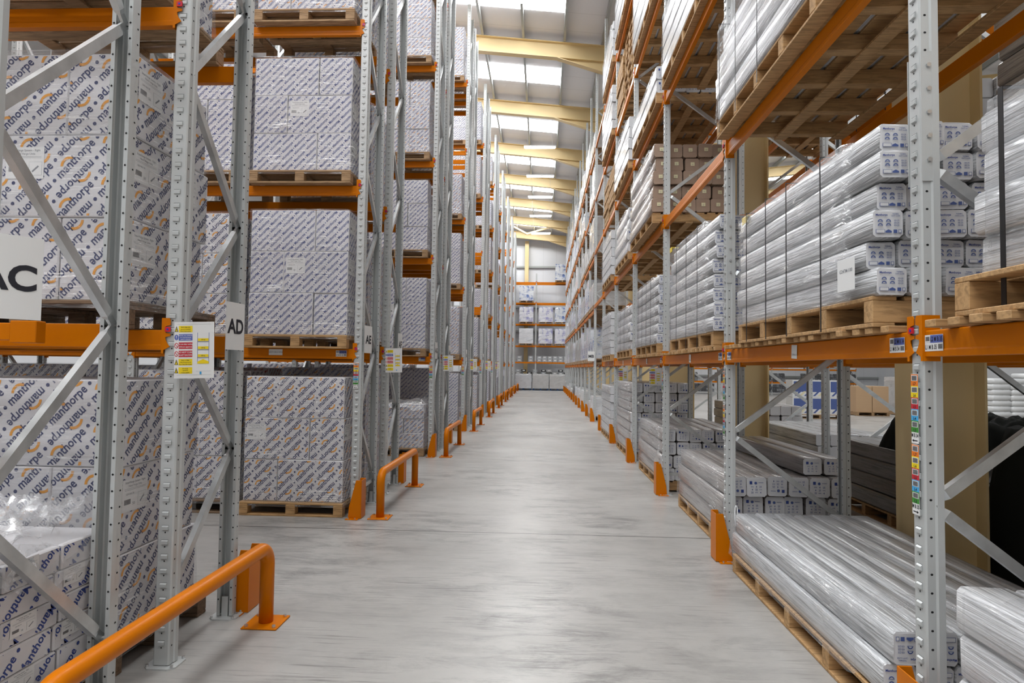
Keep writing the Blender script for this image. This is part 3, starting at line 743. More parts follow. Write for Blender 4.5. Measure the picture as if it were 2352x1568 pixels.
def carton_load(where, cx, cy, z0, kind, h, seed, layers=3, first=0, lab=False, film=True, wd='pallet_wood', split=True, w=1.12, d=.92, card='carton_white', group=None, drop=0, back=True):
    pallet((cx, cy, z0), w, d, 'wooden pallet under the cartons, %s' % where, 0, wd)
    if not split: return block_load(where, cx, cy-d/2+.05, z0, kind, h, seed, layers, card, film)
    a, b = .37, .71; z = z0+.144; r = random.Random(seed); X0 = cx-(a+b)/2; Y0 = cy-d/2+.05
    for L in range(layers):
        flip = (L+first) % 2; nmL = LAYN[L] if layers == 3 else NTH[L]
        if split:
            for (px, py, rot, nmP) in ((a/2, b/2, 1, 'end'), (a+b/2, a/2, 0, 'front'), (a+b/2, a*1.5, 0, 'back')):
                if nmP == 'back' and not back: continue
                x = px if not flip else a+b-px
                if L == layers-1 and nmP == 'end' and drop: continue
                v = seed % 3
                me = carton(b-.004, a-.004, h-.003, kind, v, lab and (nmP == 'end' or L == 1), True, card)
                side = ('left' if not flip else 'right') if nmP == 'end' else ('right' if not flip else 'left')
                ob('carton', me, None, (X0+x+r.uniform(-.006, .006), Y0+py*1.02+r.uniform(-.006, .006), z), (0, 0, (PI/2 if rot else 0)+PI*0+r.uniform(-.006, .006)),
                   '%s print-patterned carton, %s layer, %s' % (side if nmP != 'back' else 'rear '+side, nmL, where), 'carton', group or 'printed cartons on pallets')
        z += h
    if film:
        H = z-z0-.144+.05
        ob('stretch_film', wrap_mesh(a+b+.012, b+.05, H, seed, 'film_cartons', .007, .03), None, (cx, Y0+b/2+.005, z0+.10), (0, 0, 0), 'clear stretch film wound round the carton load, %s' % where, 'plastic wrap', 'stretch film on carton loads')
CA, CB = -2.64, -2.71
def la(r): return rowy(r)+.36
def lb(r): return rowy(r)+1.455
LV = ['ground pallet', 'first shelf', 'second shelf', 'third shelf', 'fourth shelf', 'fifth shelf']
def zb(l): return 0. if l == 0 else LZ[l-1]+BT
# rack pair 1: AC shelf empty, AD loaded with the large print
carton_load('AD ground pallet', CB, lb(1), 0, 'arc', .455, 1, wd='pallet_wood_dark', lab=True)
carton_load('AD first shelf', CB, lb(1), zb(1), 'arc', .44, 4, first=1, wd='pallet_wood_dark', lab=True)
carton_load('AD second shelf', CB, lb(1), zb(2), 'arc', .42, 2)
carton_load('AD ground pallet further in', CB-1.24, lb(1), 0, 'arc', .43, 3, wd='pallet_wood_dark')
carton_load('AD first shelf further in', CB-1.24, lb(1), zb(1), 'arc', .41, 5, wd='pallet_wood_dark')
# rack pair 2 (AE / AF)
carton_load('AE ground pallet', CA, la(2), 0, 'arc', .443, 8, first=0, lab=True, wd='pine_wood')
carton_load('AE first shelf', CA, la(2), zb(1), 'small', .452, 6, first=1, lab=True, wd='pine_wood')
carton_load('AE second shelf', CA, la(2), zb(2), 'small', .42, 7, first=1, lab=True)
carton_load('AE third shelf', CA, la(2), zb(3), 'arc_small', .40, 9)
carton_load('AE ground pallet further in', CA-1.24, la(2)+.05, 0, 'arc', .46, 10, layers=3, wd='pallet_wood_dark')
carton_load('AE first shelf further in', CA-1.24, la(2), zb(1), 'arc', .44, 11, lab=True)
carton_load('AE second shelf further in', CA-1.24, la(2), zb(2), 'small', .40, 12)
carton_load('AE third shelf further in', CA-1.24, la(2), zb(3), 'arc_small', .40, 13)
kinds = ['small', 'arc_small', 'arc', 'big']
for l in range(0, 6): carton_load('AF %s' % LV[l], CB, lb(2), zb(l), 'red' if l == 9 else kinds[(l*2+1) % 2], .475 if l == 0 else .40+.02*(l % 2), 20+l, card='carton_white')
for l in (0, 1): carton_load('AF %s further in' % LV[l], CB-1.24, lb(2), zb(l), 'red' if l == 0 else 'arc', .47, 40+l, split=False)
for q in (2, 3):
    for l in (0, 1, 2): carton_load('AF %s, %s load further in' % (LV[l], NTH[q]), CB-2.53-1.17*(q-2), lb(2), zb(l), ('arc', 'red', 'small')[(q+l) % 3], .475 if l == 0 else .42, 45+l, split=False)
    if q > 1: carton_load('AE first shelf, %s load further in' % NTH[q], CA-2.58-1.17*(q-2), la(2), zb(1), 'small', .42, 49, split=False)
carton_load('AE fourth shelf', CA, la(2), zb(4), 'arc_small', .40, 14)
# rack pair 3 (AG / AH)
for l in range(1, 6): carton_load('AG %s' % LV[l], CA, la(3), zb(l), ['', 'small', 'small', 'arc_small', 'arc_small', 'arc'][l], [.42, .425, .425, .44, .36, .4][l], 50+l, first=l, lab=l < 3, back=False)
carton_load('AG ground pallet', CA, la(3), 0, 'arc_small', .26, 60, layers=3, back=False)
for l in range(0, 6): carton_load('AH %s' % LV[l], CB, lb(3), zb(l), kinds[l % 2], .475 if l == 0 else .43, 62+l, split=False)
for l in (0, 1, 2): carton_load('AG %s further in' % LV[l], CA-1.24, la(3), zb(l), kinds[l % 2], .42, 70+l, split=False)
for q, xx in enumerate((CB-1.17, CB-2.53, CB-3.70)):
    for l in (0, 1): carton_load('AH %s, %s load further in' % (LV[l], NTH[q]), xx, lb(3), zb(l), ('small', 'arc')[(q+l) % 2], .49 if l == 0 else .42, 46+l, split=False, film=False)
    carton_load('AI ground pallet, %s load further in' % NTH[q], xx, la(4), 0, 'arc', .50, 48, split=False, film=False)
# rack pairs 4 to 10
for r in range(4, 11):
    for l in range(0, 6):
        q = rng.random()
        if l and q < .12: continue
        w = '%s left rack near side, %s' % (ROWN[r], LV[l])
        carton_load(w, CA, la(r), zb(l), kinds[(l+r) % 2 if r < 7 else (l*r) % 2], rng.choice((.34, .40, .43)), 80+r*7+l, first=l % 2, split=(r < 5), film=(r < 8), back=False)
        if rng.random() < .8 and r < 8:
            carton_load('%s left rack far side, %s' % (ROWN[r], LV[l]), CB, lb(r), zb(l), kinds[(l+r+1) % 2], rng.choice((.36, .40, .43)), 180+r*7+l, split=False, film=(r < 6))
# small-carton pile in AC with crumpled film on top
def ac_pile():
    cx, cy = -2.60, 2.50; pallet((cx, cy, 0), 1.12, .92, 'wooden pallet under the small cartons beside the nearest hoop barrier', 0, 'pine_wood')
    cw, cd, ch = .36, .29, .111; n = 6
    for L in range(n):
        for i in range(3):
            for j in range(3):
                if i == 0 and L < n-1: continue
                lab = '%s small carton of layer %d, %s row from the aisle, AC ground pile' % (('near', 'middle', 'far')[j], L+1, NTH[2-i])
                ob('carton', carton(cd-.003, cw-.003, ch-.002, 'big', (L+j) % 3, (L+j) % 2 == 0), None, (cx-.36+.36*i, cy-.30+.30*j+(.03 if L % 2 else 0), .144+L*ch), (0, 0, PI/2), lab, 'carton', 'small cartons in the AC ground pile')
    mb = MB(); N, M_ = 60, 52; w, d = 1.20, 1.04; vs = []
    for j in range(M_):
        for i in range(N):
            u, v = -w/2+w*i/(N-1), -d/2+d*j/(M_-1); p = Vector((u*6, v*6, 3.3)); e = max(0, abs(u)-(w/2-.09)), max(0, abs(v)-(d/2-.09))
            z = .085+.10*noise.noise(p)+.07*abs(noise.noise(p*2.6))+.05*abs(noise.noise(p*5.5))-(e[0]+e[1])*2.4
            vs.append((u*(1-.05*(e[0] > 0)), v, z))
    mb.add(vs, [(j*N+i, j*N+i+1, (j+1)*N+i+1, (j+1)*N+i) for j in range(M_-1) for i in range(N-1)], 'film_loose')
    ob('crumpled_film', mb.mesh('crumpled', smooth=True), None, (cx, cy, .144+n*ch+.01), label='crumpled clear film heaped over the small-carton pile', cat='plastic wrap')
ac_pile()
def loose(cx, cy, z, w, d, seed, label):
    mb = MB(); N = 30; vs = []
    for j in range(N):
        for i in range(N):
            u, v = -w/2+w*i/(N-1), -d/2+d*j/(N-1); p = Vector((u*6, v*6, seed)); e = max(0, abs(u)-(w/2-.08))+max(0, abs(v)-(d/2-.08))
            vs.append((u, v, .04+.07*noise.noise(p)+.03*noise.noise(p*3)-e*1.6))
    mb.add(vs, [(j*N+i, j*N+i+1, (j+1)*N+i+1, (j+1)*N+i) for j in range(N-1) for i in range(N-1)], 'film_loose')
    ob('crumpled_film', mb.mesh('crumpled', smooth=True), None, (cx, cy, z), label=label, cat='plastic wrap')
loose(CA, la(3), .144+.78+.02, 1.14, .9, 5.1, 'crumpled clear film on the low AG ground pallet')
# ------------------------------------------------------------------ right-hand rack (runs along the aisle)
XR, YR0, BAY, DR = 1.57, 2.74, 2.8, 1.03
RZ = [1.65, 3.43, 5.08, 6.73, 8.40]
_, BEAMS['R'] = rack('long right-hand pallet rack along the aisle from the camera to the cross passage', (XR, YR0), -PI/2, [BAY*k for k in (1, 0, -1, -2, -3, -4, -5)], DR, RZ, group=None)
xs2 = [-16.78-2.22*k for k in range(0, 12)]
_, BEAMS['R2'] = rack('far right-hand pallet rack beyond the MB sheet', (XR, YR0), -PI/2, xs2, DR, [1.65, 3.3, 4.95, 6.6, 8.25], lod=1)
mbx = thing('bridge_beams', 'orange beams bridging the cross passage before the MB sheet', 'beams', (XR, YR0, 0), -PI/2)
for z in RZ[1:]:
    for y, r in ((0, 0), (DR, PI)): ob('beam', beam_mesh(2.68), mbx, (-15.39, y, z+.018), (0, 0, r))
_, BEAMS['Q'] = rack('back-to-back pallet rack behind the cream columns', (4.62, YR0), PI/2, [-BAY, 0, BAY, 2*BAY, 3*BAY, 4*BAY, 5*BAY], DR, [1.65, 3.43, 5.08, 6.73], lod=1)
for n in range(1, 6): guard(1.565-.09, YR0+BAY*n, -1, 'orange guard at the foot of the %s right-hand upright past the nearest' % NTH[n-1])
guard(1.565-.09, YR0-.085, -1, 'orange guard at the foot of the nearest right-hand upright')
for k in range(0, 12): guard(1.565-.09, YR0-xs2[k], -1, 'orange guard at the %s upright of the far right-hand rack' % NTH[k])
# bay labels: rack frame k sits at local x = -BAY*k
order = sorted([BAY*k for k in (1, 0, -1, -2, -3, -4, -5)])
for bi in range(6):
    n = 30+bi
    o = BEAMS['R'][(bi, 0, 0)]
    ob('bay_label', bay_label_mesh('L2 M B %d' % n, 'L1 M B %d' % n, n), o, (BAY/2-.15 if bi < 5 else -BAY/2+.115, -.0012, .055))
    if bi == 4: ob('bay_label', bay_label_mesh('L2 M B 33', 'L1 M B 33', 77), o, (-BAY/2+.115, -.0012, .055))
    c = sheet(.085, .085, .0008); put_text(c, 'G247M-150', 0, -.018, .016, 'ink_grey', -.0006)
    ob('stock_card', cached('scard', lambda: c.mesh('scard', fixn=False)), o, (.1, -.0016, .055), (0, math.radians(3), 0))
def onup(me, n, z, label):
    o = ob('level_label', me, None, (XR-.0095, YR0+BAY*n+.006, z), (0, 0, -PI/2), label, 'label', 'level label strips'); o.scale = (.85, 1, .69)
onup(stack_label_mesh('M B 34', -1), 0, 1.452, 'upper strip of coloured level labels on the nearest right-hand upright')
onup(stack_label_mesh('M B 35', 1), 0, 1.158, 'lower strip of coloured level labels on the nearest right-hand upright')
onup(stack_label_mesh('M B 33', -1), 1, 1.452, 'upper strip of coloured level labels on the second right-hand upright')
onup(stack_label_mesh('M B 34', 1), 1, 1.158, 'lower strip of coloured level labels on the second right-hand upright')
onup(stack_label_mesh('M B 32', -1), 2, 1.452, 'strip of coloured level labels on the third right-hand upright')
# splice sleeve with bolts on the nearest uprights
def splice(n, z):
    mb = MB()
    mb.box(-.0495, -.0455, .0, .06, z-.55, z, 'upright_steel')
    for k in range(5): mb.cyl((-.0495, .03, z-.06-.1*k), (-.058, .03, z-.06-.1*k), .010, 'bolt_steel', 6)
    mb.box(.0455, .0495, .0, .06, z-.55, z, 'upright_steel')
    for k in range(5): mb.cyl((.0495, .03, z-.06-.1*k), (.058, .03, z-.06-.1*k), .010, 'bolt_steel', 6)
    ob('splice_sleeve', mb.mesh('splice'), None, (XR, YR0+BAY*n, 0), (0, 0, -PI/2), 'bolted splice sleeve on the %s right-hand upright' % NTH[n], 'bracket')
splice(0, 2.95); splice(1, 2.9)
ob('row_sign', letters_mesh('MB', .0), None, (1.49, 19.462, 1.98), (0, 0, math.radians(-8)), 'white sheet reading MB hung at the cross passage', 'sign')
for n, lab in ((3, 'coloured rack notice facing the camera on the fourth right-hand upright'), (4, 'coloured rack notice facing the camera on the fifth right-hand upright')):
    ob('rack_notice', safety_mesh(), None, (1.75+.2*(n == 3), YR0+BAY*n-.09, 1.48), (0, 0, 0), lab, 'notice')
# ---- long film-wrapped packs
def pack_mesh(w, h, L, mat, end, kind, seed):
    def mk():
        r = random.Random(seed); mb = MB(); c = min(w, h)*.10; K = 9; vs = []
        prof = [(-w/2+c, -h/2), (w/2-c, -h/2), (w/2, -h/2+c), (w/2, h/2-c), (w/2-c, h/2), (-w/2+c, h/2), (-w/2, h/2-c), (-w/2, -h/2+c)]
        prof = [p for q in range(8) for p in (prof[q], ((prof[q][0]+prof[(q+1) % 8][0])/2, (prof[q][1]+prof[(q+1) % 8][1])/2))]
        n = len(prof)
        ys = [-L/2, -L/2+.012]+[-L/2+L*k/K for k in range(1, K)]+[L/2-.012, L/2]
        for j, y in enumerate(ys):
            s0 = .95 if j in (0, len(ys)-1) else 1.
            for q, (x, z) in enumerate(prof):
                s = s0*(1+.022*noise.noise(Vector((q*.8+seed*5, y*3, seed)))); vs.append((x*s, y+.004*noise.noise(Vector((x*20, z*20, seed+y))), z*s+h/2))
        fs = [(j*n+i, j*n+(i+1) % n, (j+1)*n+(i+1) % n, (j+1)*n+i) for j in range(len(ys)-1) for i in range(n)]
        mb.add(vs, fs, mat); o = len(vs)
        mb.add([v for v in vs[:n]], [tuple(range(n))], end); mb.add([v for v in vs[-n:]], [tuple(reversed(range(n)))], end)
        y = -L/2-.006; q = min(w, h); sx = w/.137
        if kind == 'print':
            ink = 'print_mid_blue'
            put_text(mb, 'Manthorpe', -.030*sx, h*.80, q*.10, 'print_navy', y, sq=.9*sx, bold=.03); put_text(mb, 'THERMAL', .032*sx, h*.83, q*.065, ink, y, sq=.8*sx); put_text(mb, 'CAVITY CLOSER', .032*sx, h*.76, q*.065, ink, y, sq=.62*sx)
            for i in range(2):
                for j in range(2):
                    V, F = arc_pts((-.036+.036*i)*sx, h*(.56-.14*j), q*.05, q*.085, .1, PI-.1, 6); mb.add([(p[0], y, p[1]) for p in V], F, ink)
                    rect(mb, (-.036+.036*i)*sx, h*(.555-.14*j), q*.18, q*.014, ink, y)
            for j in range(3): put_text(mb, '03:25', .036*sx, h*(.60-.085*j), q*.08, ink, y, sq=sx)
            rect(mb, -.036*sx, h*.22, .040*sx, h*.13, ink, y); rect(mb, -.036*sx, h*.22, .036*sx, h*.11, end, y-.0004)
            mb.add([((.0-.014)*sx, y, h*.17), ((.014)*sx, y, h*.17), (.014*sx, y, h*.23), (0, y, h*.285), (-.014*sx, y, h*.23)], [(0, 1, 2, 3, 4)], ink)
            rect(mb, .030*sx, h*.22, .016*sx, h*.12, ink, y); rect(mb, .050*sx, h*.22, .014*sx, h*.12, ink, y); rect(mb, .050*sx, h*.22, .010*sx, h*.09, end, y-.0004)
        elif kind == 'block':
            ink = 'print_mid_blue'
            rect(mb, -w*.28, h*.72, w*.13, h*.15, 'print_navy', y); V, F = arc_pts(-w*.05, h*.70, 0.0, w*.07, 0, 2*PI, 8); mb.add([(p[0], y, p[1]) for p in V], F, ink)
            rect(mb, w*.2, h*.72, w*.24, h*.02, ink, y)
            for i in range(3):
                for j in range(3): put_text(mb, ('<<', '4', '25')[(i+j) % 3], w*(-.22+.2*i), h*(.52-.14*j), h*.12, ink, y)
        elif kind == 'note': rect(mb, w*.03, h*.56, w*.27, h*.26, 'note_cream', y); put_text(mb, '50', w*.03, h*.53, h*.10, 'ink_grey', y-.0004)
        me = mb.mesh('pack', fixn=False)
        for p in me.polygons: p.use_smooth = p.material_index == 0
        return me
    return cached(('pack', w, h, L, mat, kind, seed), mk)
def long_pallet(cx, y0, z0, W_, L, label, nb=5, wd='pine_wood'):
    def mk():
        H = .142; t = .02; n = 7; bw = W_/(n*1.28)
        d = MB()
        for k in range(n): x = -W_/2+bw/2+(W_-bw)*k/(n-1); d.box(x-bw/2, x+bw/2, 0, L, H-t, H, wd)
        b = MB().box(-W_/2, W_/2, -.04, .04, t+.0005, H-t-.0005, wd); m = MB().box(-.05, .05, 0, L, 0, t, wd)
        return d.mesh('deck', .003), b.mesh('bearer', .003), m.mesh('runner', .003)
    a, b, c = cached(('lp', W_, L, wd), mk)
    t = thing('long_pallet', label, 'pallet', (cx, y0, z0), 0, 'long wooden pallets'); ob('deck', a, t)
    for k in range(nb): ob('bearer', b, t, (0, .04+(L-.08)*k/(nb-1), 0))
    for x in (-W_/2+.05, 0, W_/2-.05): ob('bottom_board', c, t, (x, 0, 0))
ROW = ['bottom', 'second', 'third', 'fourth', 'fifth', 'sixth', 'seventh', 'eighth']
def strap(cx, y, z0, w, h, label, t=.012):
    mb = MB(); a = w/2+.012
    P = [(-a, z0), (-a, z0+h*.5), (-a, z0+h), (0, z0+h+.006), (a, z0+h), (a, z0)]
    for p, q in zip(P[:-1], P[1:]): mb.bar((cx+p[0], y, p[1]), (cx+q[0], y, q[1]), t, .0025, 'strap_black', up=(0, 1, 0))
    ob('strap', mb.mesh('strap'), label=label, cat='strap', group='black straps round long packs')
def pack_load(where, x0, y0, z0, cols, rows, w, h, L, mat='pack_white', end='pack_end', kind='print', jit=.03, film=True, pal=True, straps=(), group='long wrapped packs', nb=5, rot=False, pl=None, seed=0, wd='pine_wood', lean=0.):
    r = random.Random(hash(where) % 1000 if False else seed+len(where)); cx = x0+cols*w/2; pl = pl or L
    if pal: long_pallet(cx, y0, z0, max(.9, cols*w), pl, 'long wooden pallet, %s' % where, nb, wd); z0 += .143
    for j in range(rows):
        rx, ry = r.uniform(-.012, .02)+(.022 if j > rows*.45 else 0), r.uniform(-jit, jit)
        for i in range(cols):
            dx = rx+r.uniform(-.004, .004); yy = y0+L/2+ry+r.uniform(-.02, .02)
            rz = r.uniform(-.008, .008); flip = rot and r.random() < .6
            o = ob('wrapped_pack', pack_mesh(w-.002, h-.001, L, mat, end, kind, (i+j*3+seed) % 3), None, (x0+w/2+w*i+dx, yy, z0+h*j+(h-.003 if flip else 0)), (r.uniform(-.004, .004), (PI if flip else 0)+r.uniform(-.03, .03), rz),
               'long wrapped pack, %s layer, %s from the aisle, %s' % (ROW[j], NTH[i], where), 'wrapped pack', group)
    if film:
        ob('stretch_film', wrap_mesh(cols*w+.02, L*.86, rows*h+.01, 100+seed, 'film_packs', .010, .02), None, (cx, y0+L*.55, z0-.01), label='clear film wound round the packs, %s' % where, cat='plastic wrap', group='stretch film on long packs')
    for k, f in enumerate(straps): strap(cx, y0+L*f, z0-.14, cols*w+.03, rows*h+.15, '%s black strap from the camera, %s' % (NTH[k], where), .024 if f == .93 and len(straps) == 1 else .011)
def ybay(b): return YR0+BAY*(b-1)
def zr(l): return 0. if l == 0 else RZ[l-1]+BT
def slats(b, x0=1.50, x1=2.66, n=20, lab=''):
    y = ybay(b)+.14
    me = cached(('slat', x0, x1), lambda: MB().box(x0, x1, -.034, .034, 0, .03, 'pine_wood').mesh('slat', .003))
    for k in range(n):
        ob('timber_slat', me, None, (rng.uniform(-.02, .02), y+.128*k+rng.uniform(-.012, .012), 1.7775), (0, 0, 0), 'short timber slat across the beams, %s from the camera end, %s' % (('number %d' % (k+1)), lab), 'timber slat', 'timber slats on the first right-hand shelf')
slats(0, lab='nearest bay'); slats(1, lab='second bay'); slats(2, lab='third bay'); slats(3, n=18, lab='fourth bay')
ZS = zr(1)+.032
pack_load('nearest first shelf', 1.60, .10, ZS, 3, 4, .24, .158, 2.3, 'pack_bright', straps=(.93,), kind='', seed=1, nb=4)
pack_load('nearest ground pallet', 1.55, .13, 0, 4, 4, .20, .165, 2.36, 'pack_bright', kind='', film=True, seed=2)
pack_load('second-bay ground pallet', 1.54, 2.98, 0, 7, 2, .15, .155, 2.32, 'pack_white', rot=True, jit=.05, film=True, seed=3, pl=2.25)
pack_load('second-bay first shelf', 1.50, 2.96, ZS, 7, 6, .139, .131, 1.98, 'pack_white', straps=(.24, .48, .66, .86), seed=4, jit=.05)
pack_load('second-bay second shelf', 1.46, 2.98, zr(2), 5, 4, .21, .19, 2.42, 'pack_bright', kind='', straps=(.55, .75, .93), seed=5, nb=6)
pack_load('third-bay ground pallet', 1.62, 5.74, 0, 6, 3, .18, .178, 1.9, 'pack_taupe', kind='block', seed=6, rot=True)
ob('wrapped_pack', pack_mesh(.17, .15, 1.85, 'pack_grey', 'pack_end', 'block', 1), None, (2.36, 6.7, .143+3*.178+.01), (0, 0, .04), 'single dark grey pack lying on the third-bay ground pallet', 'wrapped pack')
ob('wrapped_pack', pack_mesh(.17, .15, 1.85, 'pack_taupe', 'pack_end', 'block', 2), None, (2.55, 6.72, .143+3*.178+.01), (0, 0, .04), 'single pale pack lying on the third-bay ground pallet', 'wrapped pack')
pack_load('third-bay first shelf', 1.52, 5.74, ZS, 7, 8, .138, .131, 1.92, 'pack_white', straps=(.25, .5, .75), seed=7)
pack_load('fourth-bay second shelf', 1.45, 8.5, zr(2), 5, 5, .195, .187, 2.15, 'pack_kraft', 'pack_end_kraft', 'note', seed=8, group='brown wrapped packs')
pack_load('fourth-bay ground pallet', 1.58, 8.5, 0, 6, 4, .17, .17, 1.95, 'pack_taupe', kind='block', seed=9, rot=True)
pack_load('fourth-bay first shelf', 1.52, 8.5, ZS, 7, 7, .138, .131, 1.9, 'pack_white', straps=(.2, .4, .6, .8), seed=10)
pack_load('fifth-bay ground pallet', 1.55, 11.3, 0, 5, 7, .2, .175, 2.0, 'pack_taupe', kind='block', seed=11, rot=True)
pack_load('fifth-bay first shelf', 1.54, 11.3, ZS, 5, 5, .2, .16, 1.95, 'pack_white', kind='block', straps=(.3, .6), seed=12)
pack_load('fifth-bay second shelf', 1.5, 11.3, zr(2), 5, 4, .2, .2, 2.0, 'pack_bright', kind='block', seed=13)
# further and higher loads: each one wrapped stack
def stack_mesh(cols, rows, w, h, L, mat, end, seed, kind=''):
    def mk():
        mb = MB(); r = random.Random(seed)
        for j in range(rows):
            for i in range(cols):
                src = pack_mesh(w-.004, h-.003, L, mat, end, kind, (i+j) % 3); dx, dy = r.uniform(-.006, .006), r.uniform(-.03, .03)
                o = len(mb.v); mb.v += [(v.co.x+(-cols*w/2+w/2+w*i)+dx, v.co.y+dy, v.co.z+h*j) for v in src.vertices]
                names = [m.name for m in src.materials]
                for p in src.polygons: mb.f.append(tuple(k+o for k in p.vertices)); mb.m.append(mb.mi(names[p.material_index]))
        return mb.mesh('stack', fixn=False, smooth=False)
    return cached(('stack', cols, rows, w, h, L, mat, seed, kind), mk)
BN = ['nearest', 'second', 'third', 'fourth', 'fifth', 'sixth', 'seventh']
LN = ['ground', 'first shelf', 'second shelf', 'third shelf', 'fourth shelf', 'fifth shelf']
def stack_load(b, l, mat, cols, rows, w, h, L, kind='', wd='pine_wood'):
    where = '%s right-hand bay, %s' % (BN[b], LN[l]); y0 = ybay(b)+.2; z = zr(l); cx = 1.5+cols*w/2
    long_pallet(cx, y0, z, cols*w, L, 'long wooden pallet, %s' % where, 5, wd)
    o = ob('wrapped_stack', stack_mesh(cols, rows, w, h, L, mat, 'pack_end', b+l, kind), None, (cx, y0+L/2, z+.143), label='film-wrapped stack of long packs, %s' % where, cat='wrapped load', group='wrapped stacks of long packs')
    ob('stretch_film', wrap_mesh(cols*w+.03, L*.9, rows*h, 300+l, 'film_packs', .012, .02), o, (0, L*.02, -.008))
for b, l, mat, c, r_, w, h, L in [(1, 3, 'pack_white', 5, 4, .2, .2, 2.4), (2, 3, 'pack_bright', 5, 4, .2, .19, 2.4), (3, 3, 'pack_bright', 5, 2, .2, .19, 2.3), (4, 3, 'pack_white', 5, 4, .2, .2, 2.2),
                                  (5, 0, 'pack_white', 5, 6, .2, .18, 2.0), (5, 1, 'pack_white', 5, 6, .2, .16, 1.9), (5, 2, 'pack_white', 5, 5, .2, .2, 2.0), 
                                  (2, 4, 'pack_white', 5, 4, .2, .2, 2.3), (3, 4, 'pack_white', 5, 5, .2, .2, 2.3), (5, 4, 'pack_bright', 5, 5, .2, .2, 2.3), (3, 5, 'pack_white', 5, 4, .2, .2, 2.3), (4, 5, 'pack_white', 5, 4, .2, .2, 2.3), (5, 5, 'pack_white', 5, 4, .2, .2, 2.3)]:
    stack_load(b, l, mat, c, r_, w, h, L, 'block' if b < 4 else '')
for b, l, n in ((5, 3, 7), (4, 4, 8)):
    for q in (0, 1):
        for k in range(n): pallet((2.08+rng.uniform(-.02, .02), ybay(b)+.72+1.22*q+rng.uniform(-.02, .02), zr(l)+.144*k), 1.05, 1.05, 'empty pallet, %s up in the %s stack, %s right-hand bay, %s' % (ROW[k], ('near', 'far')[q], BN[b], LN[l]), 0, 'pine_wood', group='empty pallets stacked on the right-hand shelves')
sh = sheet(.155, .155, .0008); put_text(sh, 'G247M-100', 0, .02, .024, 'ink_grey', -.0006)
ob('stock_card', sh.mesh('note', fixn=False), None, (1.462, 3.13, 2.07), (0, 0, -PI/2+.06), 'white stock card reading G247M-100 stuck on the wrapped packs', 'card')
def band():
    mb = MB(); vs = []; n = 26
    for k in range(n+1):
        t = k/n; y, z = 7.62-1.86*t, 2.80-.80*t
        for q in range(5):
            s = q/4-.5; w_ = .20*(1-.45*t); vs.append((1.478+.012*noise.noise(Vector((k*.5, q, 2)))-.004*q, y+s*w_*.35, z+s*w_))
    mb.add(vs, [(k*5+q, k*5+q+1, k*5+q+6, k*5+q+5) for k in range(n) for q in range(4)], 'film_loose')
    ob('film_band', mb.mesh('band', smooth=True), label='twisted band of clear film slanting across the third-bay first-shelf packs', cat='plastic wrap')
band()
tw = [(1.60+.02*math.sin(k*.5), 5.28+.10*math.sin(k/9*PI), .31+.16*math.sin(k/9*PI)+.004*k) for k in range(10)]
ob('twine', MB().tube(tw, .004, 'trim_white', 6).mesh('twine', smooth=True), label='loop of white twine at the far end of the second-bay ground packs', cat='twine')
for nm_, y, z, w in (('second-bay', 4.78, 2.745, .09), ('third-bay', 7.5, 3.03, .08)):
    ob('tape', MB().box(1.50, 1.50+w, y-.05, y+.05, z, z+.004, 'tape_yellow').box(1.494, 1.50, y-.05, y+.05, z-.05, z+.004, 'tape_yellow').mesh('tape'), label='scrap of yellow tape on the upper corner of the %s first-shelf packs' % nm_, cat='tape')
# far right-hand rack: squarer wrapped pallets
def wrapped_load(name, cx, cy, z, w, d, h, mat, seed, label, cat='wrapped load', group=None, rotz=0.):
    def mk():
        mb = MB(); r = random.Random(seed); n = 4; K = 8; vs = []
        per = [(-w/2+w*k/n, -d/2) for k in range(n)]+[(w/2, -d/2+d*k/n) for k in range(n)]+[(w/2-w*k/n, d/2) for k in range(n)]+[(-w/2, d/2-d*k/n) for k in range(n)]
        P = len(per)
        for j in range(K+1):
            for x, y in per:
                q = .016*noise.noise(Vector((x*4, y*4+seed, h*j/K*5))); s = 1+q/max(w, .3)*2-(.02 if j == K else 0); vs.append((x*s, y*s, h*j/K))
        fs = [(j*P+i, j*P+(i+1) % P, (j+1)*P+(i+1) % P, (j+1)*P+i) for j in range(K) for i in range(P)]+[tuple(range(K*P, K*P+P)), tuple(reversed(range(P)))]
        mb.add(vs, fs, mat); return mb.mesh('load', smooth=False)
    return ob(name, cached(('wl', round(w, 2), round(d, 2), round(h, 2), mat, seed % 4), mk), None, (cx, cy, z), (0, 0, rotz), label, cat, group)
R2Z = [0., 1.65+BT, 3.3+BT, 4.95+BT, 6.6+BT, 8.25+BT]
for k in range(11):
    yb = YR0-xs2[k]
    for l in range(6):
        if rng.random() < .08: continue
        mat = rng.choice(['wrapped_white', 'wrapped_white', 'wrapped_blue', 'wrapped_lilac', 'wrapped_grey'] if l else ['bag_white', 'wrapped_grey', 'wrapped_dark', 'wrapped_white'])
        for q in (0, 1):
            where = '%s shelf bay of the far right-hand rack, %s, %s place' % (NTH[k], LN[l], ('near', 'far')[q])
            pallet((2.05, yb+.62+1.0*q, R2Z[l]), 1.0, .9, 'pallet, %s' % where, 0)
            wrapped_load('wrapped_load', 2.05, yb+.62+1.0*q, R2Z[l]+.143, .98, .88, rng.choice((.5, .7, .95, 1.1)) if l else rng.choice((.4, .6)), mat, rng.randrange(9), 'wrapped load, %s' % where, group='wrapped loads in the far right-hand rack')
